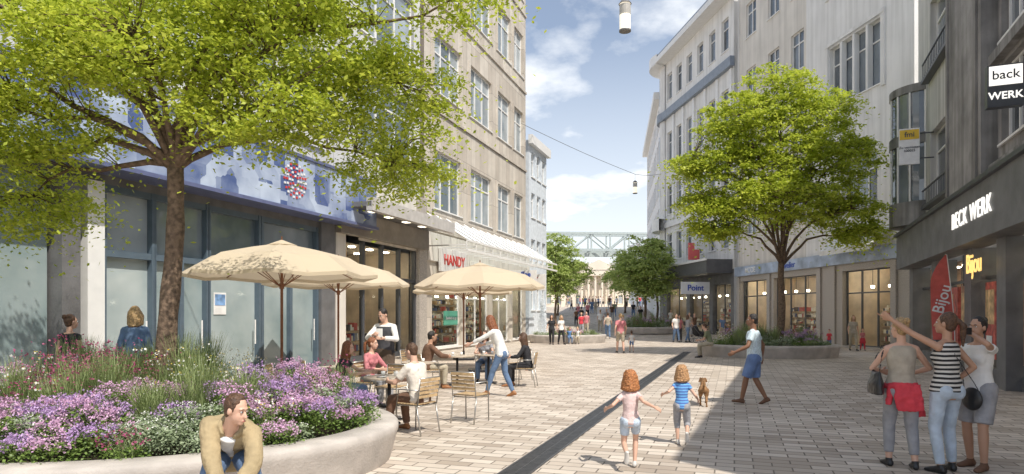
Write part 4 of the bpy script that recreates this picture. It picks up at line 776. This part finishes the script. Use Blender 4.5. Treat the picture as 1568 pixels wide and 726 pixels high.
mb.obj('walls_and_windows',[plasg,concd,wglass,roofm,frame_w,frame_d,dgrey,sglass],g)
room(g,.1,25,3.5,dep=3.5,y0=.35,seed=31,wallc=(.34,.22,.15))
m=MB(); 
for z0,z1,mi in ((5.2,6.1,0),(6.1,8.3,1),(8.3,8.7,0),(8.7,10.3,1),(10.3,10.6,0)): arc(m,.3,.2,1.25 if mi==0 else 1.18,z0,z1,mi,150,350,mi==0)
for k in range(9):
    aa=R(150+k*25); m.cyl((.3+1.2*math.cos(aa),.2+1.2*math.sin(aa),6.1),(.3+1.2*math.cos(aa),.2+1.2*math.sin(aa),10.3),.04,m=2)
m.obj('rounded_bay',[concd,wglass,frame_w],g)
m=MB(); m.box(5.1,6.5,-.02,.07,.5,2.6,0); m.box(6.9,8.4,-.02,.07,.5,2.6,1); m.box(9.5,10.4,-.02,.07,.6,2.6,0); m.box(12.5,13.9,-.02,.07,.6,2.5,1)
for x0 in (5.2,7.0,9.55,12.6): m.box(x0,x0+.75,-.03,-.021,1.5,2.4,2); m.box(x0+.1,x0+.6,-.037,-.031,.8,1.2,3)
m.obj('window_posters',[M('poster_red',(.45,.1,.08),.5,.6,5),M('poster_brown',(.4,.2,.12),.5,.6,6),M('poster_bread',(.6,.42,.22),.5,.6,4),M('paper',(.8,.8,.78))],g)
litw=emis('lit_sign_white',(1,.97,.9),1.0)
gs=empty('shop_sign',(o[0],o[1],0),a); text('BECK WERK',.60,litw,gs,(11.3,-.775,4.22),(R(90),0,0),.012,off=0,sp=1.15)
gs=empty('shop_sign',(o[0],o[1],0),a); text('Bijou',.72,emis('lit_sign_gold',(1,.65,.2),1.1),gs,(10.45,-.5,3.05),(R(90),0,0),.012,off=0)
gs=empty('projecting_sign',(o[0],o[1],0),a); m=MB(); m.box(13.35,13.55,-.95,-.3,6.2,7.1,0); m.box(13.552,13.565,-.92,-.33,6.66,7.07,1); m.cyl((13.45,-.35,7),(13.45,-.1,7),.03,m=0); m.cyl((13.45,-.35,6.3),(13.45,-.1,6.3),.03,m=0); m.obj('box',[frame_d,litw],gs); text('back',.27,frame_d,gs,(13.57,-.625,6.87),(R(90),0,R(90)),.003); text('WERK',.22,litw,gs,(13.56,-.625,6.43),(R(90),0,R(90)),.006)
gs=empty('projecting_sign',(o[0],o[1],0),a); m=MB(); m.box(2.9,3.0,-1.1,-.45,7.2,8.5,0); m.box(3.001,3.01,-1.08,-.47,8.1,8.45,1); m.cyl((2.95,-.5,8.3),(2.95,0,8.3),.025,m=2); m.cyl((2.95,-.5,7.4),(2.95,0,7.4),.025,m=2); m.obj('board',[M('sign_white',(.8,.8,.8)),M('sign_yellow',(.75,.5,.05),.4),frame_d],gs); text('fmi',.26,frame_d,gs,(3.015,-.77,8.27),(R(90),0,R(90)),.003); text('Zu vermieten\n600055',.12,frame_d,gs,(3.01,-.77,7.75),(R(90),0,R(90)),.003)
g=empty('feather_flag',(12.75,19.2,0),R(-20)); m=MB()
m2=MB(); L0=[];R0=[]
for i in range(15):
    t=i/14; z=1.0+2.5*t; xl=-.32-.12*t+ (.42*max(0,(t-.65)/.35)**1.8); xr=.22-.10*t - .1*t*t; xl=min(xl,xr-.02); yv=.05*math.sin(t*6); L0.append((xl,yv,z)); R0.append((xr,-yv*.5,z))
for i in range(14): m2.quad(L0[i],R0[i],R0[i+1],L0[i+1],0)
m2.obj('cloth',M('flag_red',(.6,.12,.10),.7,.15),g); m.tube([(.24,0,.0)]+[(p[0]+.01,p[1],p[2]) for p in R0]+[(L0[-1][0],0,3.52)],.014,6); m.box(-.0,.5,-.25,.25,0,.03); m.obj('pole',frame_w,g)
text('Bijou',.42,M('sign_white',(.8,.8,.8)),g,(-.1,-.06,2.2),(R(90),R(-75),0),.003)
# ===== background =====
g=empty('suspension_railway_bridge',(14,106,0),R(4)); m=MB(); z0,z1=11.9,15.0
for yy in (0,3):
    m.box(-26,30,yy,yy+.35,z0,z0+.4); m.box(-26,30,yy,yy+.35,z1-.35,z1)
    for i in range(19):
        x=-26+i*3.1; m.box(x,x+.22,yy+.05,yy+.3,z0+.4,z1-.35); m.tube([(x+.1,yy+.17,z0+.3 if i%2 else z1-.3),(x+3.2,yy+.17,z1-.3 if i%2 else z0+.3)],.13,4)
for i in range(19): x=-26+i*3.1; m.box(x,x+.2,.35,3.0,z0+.05,z0+.3)
m.box(-26,30,1.3,1.9,11.1,11.7)
for x in (-20,24):
    for yy in (-3,6.3): m.tube([(x,1.6,z1),(x,yy,1)],.35,6)
m.obj('truss',M('hazed_green_steel',(.42,.48,.48),.6),g)  # grey-green steel paled, aerial haze is put into its colour
g=empty('classical_museum',(18.4,140,2.8),0); m=MB(); sand=M('hazed_sandstone',(.76,.68,.57),.85,.1,.3)  # sand colour lightened to paint in the haze of distance
shell(m,12,8.6,12,0,x0=-12,z0=-1); facade(m,-12,12,-1,8.6,[(-11+i*2.1,-10+i*2.1,z,z+1.9,1,2) for i in range(4) for z in (1,5)]+[(4.4+i*2.1,5.4+i*2.1,z,z+1.9,1,2) for i in range(4) for z in (1,5)],mf=0,mg=1)
m.box(-4,4,-1.6,-.01,0,1,0); m.box(-4,4,-1.6,-.01,7,8.2,0)
for i in range(6): x=-3.6+i*1.44; m.cyl((x,-1.1,1),(x,-1.1,7),.3,.25,10,0)
i=len(m.V); m.V+=[(-4.4,-1.7,8.21),(4.4,-1.7,8.21),(0,-1.7,10.4),(-4.4,2,8.21),(4.4,2,8.21),(0,2,10.4)]; m.F+=[(i,i+1,i+2),(i+3,i+5,i+4),(i,i+2,i+5,i+3),(i+1,i+4,i+5,i+2)]; m.M+=[0]*4
m.box(-12.3,12.3,-.4,-.01,8.2,8.8,0); m.obj('facade',[sand,wglass2],g)
for (x,y,w,h,nm,c) in [(-14,150,26,15,'city_building',(.74,.75,.77)),(34,150,16,14,'city_building',(.76,.75,.74)),(2,185,14,17,'city_building',(.74,.76,.79)),(24,190,22,14,'city_building',(.76,.75,.73)),(27,112,9,12,'city_building',(.74,.75,.77)),(-62,160,34,18,'city_building',(.74,.75,.77)),(60,140,26,18,'city_building',(.74,.75,.77))]:  # pale wall colours carry painted haze, no volume behind it
    g=empty(nm,(x,y,2)); m=MB(); shell(m,w/2,h,12,0,x0=-w/2,z0=-2); facade(m,-w/2,w/2,-2,h,[(-w/2+1+i*2.4,-w/2+2.3+i*2.4,z,z+1.7,1,1) for i in range(int((w-2)/2.4)) for z in range(2,int(h)-2,3)],mf=0,mg=1,sill=False); m.box(-w/2-.3,w/2+.3,-.4,12.4,h+.003,h+.5,0); m.obj('block',[M('far_wall_%d'%int(c[2]*100),c,.9),wglass2],g)
g=empty('fountain',(2.0,43,0)); m=MB(); m.cyl((0,0,0),(0,0,.35),1.0,1.0,32); m.obj('basin',conc,g); rng=np.random.default_rng(2); nn=2600; t=rng.uniform(0,1,nn); a=rng.uniform(0,6.28,nn); r=.08+.35*t*rng.uniform(0,1,nn); P=np.stack([r*np.cos(a),r*np.sin(a),.35+2.6*(1-t**1.2)*rng.uniform(.5,1,nn)],1); qmesh('water_spray',leaves(P,.07,.3,rng),[leafmat('water_drops',(.75,.8,.85),(.9,.93,.95),.4)],None,g)
cab=M('steel_cable',(.16,.16,.16),.5)
def lantern(x,y,z,s,cable):
    g=empty('hanging_lantern',(x,y,z)); m=MB(); m.cyl((0,0,0),(0,0,.52*s),.11*s,.11*s,20,0); m.cyl((0,0,.521*s),(0,0,.62*s),.13*s,.06*s,20,1); m.cyl((0,0,-.03*s),(0,0,-.002),.12*s,.12*s,20,1); m.cyl((0,0,.62*s),(0,0,.95*s),.012,n=6,m=1)
    m.cyl((0,0,.3*s),(0,0,.5*s),.113*s,.113*s,20,2)
    top=V(0,0,.95*s)
    for e in cable:
        e=Vector(e)-V(x,y,z); P=[]
        for i in range(9): t_=i/8; p=top.lerp(e,t_); p.z-=math.sin(t_*math.pi)*.12; P.append(p)
        m.tube(P,.012 if s<1 else .018,5,1)
    m.obj('lamp_body',[emis('lantern_glow',(1,.9,.72),.7),cab,M('lantern_grey',(.5,.48,.44),.4)],g)
lantern(2.25,13,7.42,1.0-.01,[(-9.4,13.3,9.2),(10.9,13.2,9.2)])
lantern(10.55,56,12.1,1.7,[(.6,42.7,14.2),(13.7,60,14.6)])
# ---------------- sky & sun ----------------
w=bpy.data.worlds.new('World'); sc.world=w; w.use_nodes=True; N=w.node_tree.nodes; L=w.node_tree.links; bg=N['Background']
sky=N.new('ShaderNodeTexSky'); sky.sky_type='NISHITA'; sky.sun_disc=False; sky.sun_elevation=R(56); sky.sun_rotation=R(143); sky.air_density=1.0; sky.dust_density=1.0; sky.ozone_density=1.0
tc=N.new('ShaderNodeTexCoord'); sp=N.new('ShaderNodeSeparateXYZ'); L.new(tc.outputs['Generated'],sp.inputs[0])
ad=N.new('ShaderNodeMath'); ad.operation='ADD'; ad.inputs[1].default_value=.25; L.new(sp.outputs['Z'],ad.inputs[0])
dx=N.new('ShaderNodeMath'); dx.operation='DIVIDE'; L.new(sp.outputs['X'],dx.inputs[0]); L.new(ad.outputs[0],dx.inputs[1]); dy=N.new('ShaderNodeMath'); dy.operation='DIVIDE'; L.new(sp.outputs['Y'],dy.inputs[0]); L.new(ad.outputs[0],dy.inputs[1])
cb=N.new('ShaderNodeCombineXYZ'); L.new(dx.outputs[0],cb.inputs[0]); L.new(dy.outputs[0],cb.inputs[1]); cb.inputs[2].default_value=3.1
no=N.new('ShaderNodeTexNoise'); no.inputs['Scale'].default_value=2.1; no.inputs['Detail'].default_value=10; no.inputs['Roughness'].default_value=.56; L.new(cb.outputs[0],no.inputs['Vector'])
rp=N.new('ShaderNodeValToRGB'); rp.color_ramp.elements[0].position=.47; rp.color_ramp.elements[1].position=.65; L.new(no.outputs['Fac'],rp.inputs[0])
hz=N.new('ShaderNodeMapRange'); hz.inputs[1].default_value=.02; hz.inputs[2].default_value=.40; hz.inputs[3].default_value=.88; hz.inputs[4].default_value=.14; L.new(sp.outputs['Z'],hz.inputs[0])
mxm=N.new('ShaderNodeMath'); mxm.operation='MAXIMUM'; L.new(rp.outputs[0],mxm.inputs[0]); L.new(hz.outputs[0],mxm.inputs[1])
mx=N.new('ShaderNodeMixRGB'); L.new(mxm.outputs[0],mx.inputs[0]); L.new(sky.outputs[0],mx.inputs[1]); mx.inputs[2].default_value=(7.7,7.9,8.1,1); L.new(mx.outputs[0],bg.inputs[0]); bg.inputs[1].default_value=.15
s=bpy.data.lights.new('sun','SUN'); s.energy=5; s.angle=R(.5); s.color=(1,.94,.84); so=bpy.data.objects.new('sun',s); COL.objects.link(so); el=R(56); hd=V(-.6,.8,0).normalized(); dv=V(hd.x*math.cos(el),hd.y*math.cos(el),-math.sin(el)); so.rotation_euler=dv.to_track_quat('-Z','Y').to_euler(); so.location=(20,-20,40)
cam=bpy.data.cameras.new('camera'); co=bpy.data.objects.new('camera',cam); COL.objects.link(co); co.location=(0,0,1.78); co.rotation_euler=(R(90),0,0); cam.sensor_width=36; cam.lens=22.96; cam.shift_y=.0746; cam.clip_end=2000; cam.clip_start=.1; sc.camera=co
sc.view_settings.view_transform='Standard'; sc.view_settings.look='None'; sc.view_settings.exposure=0; sc.view_settings.gamma=1
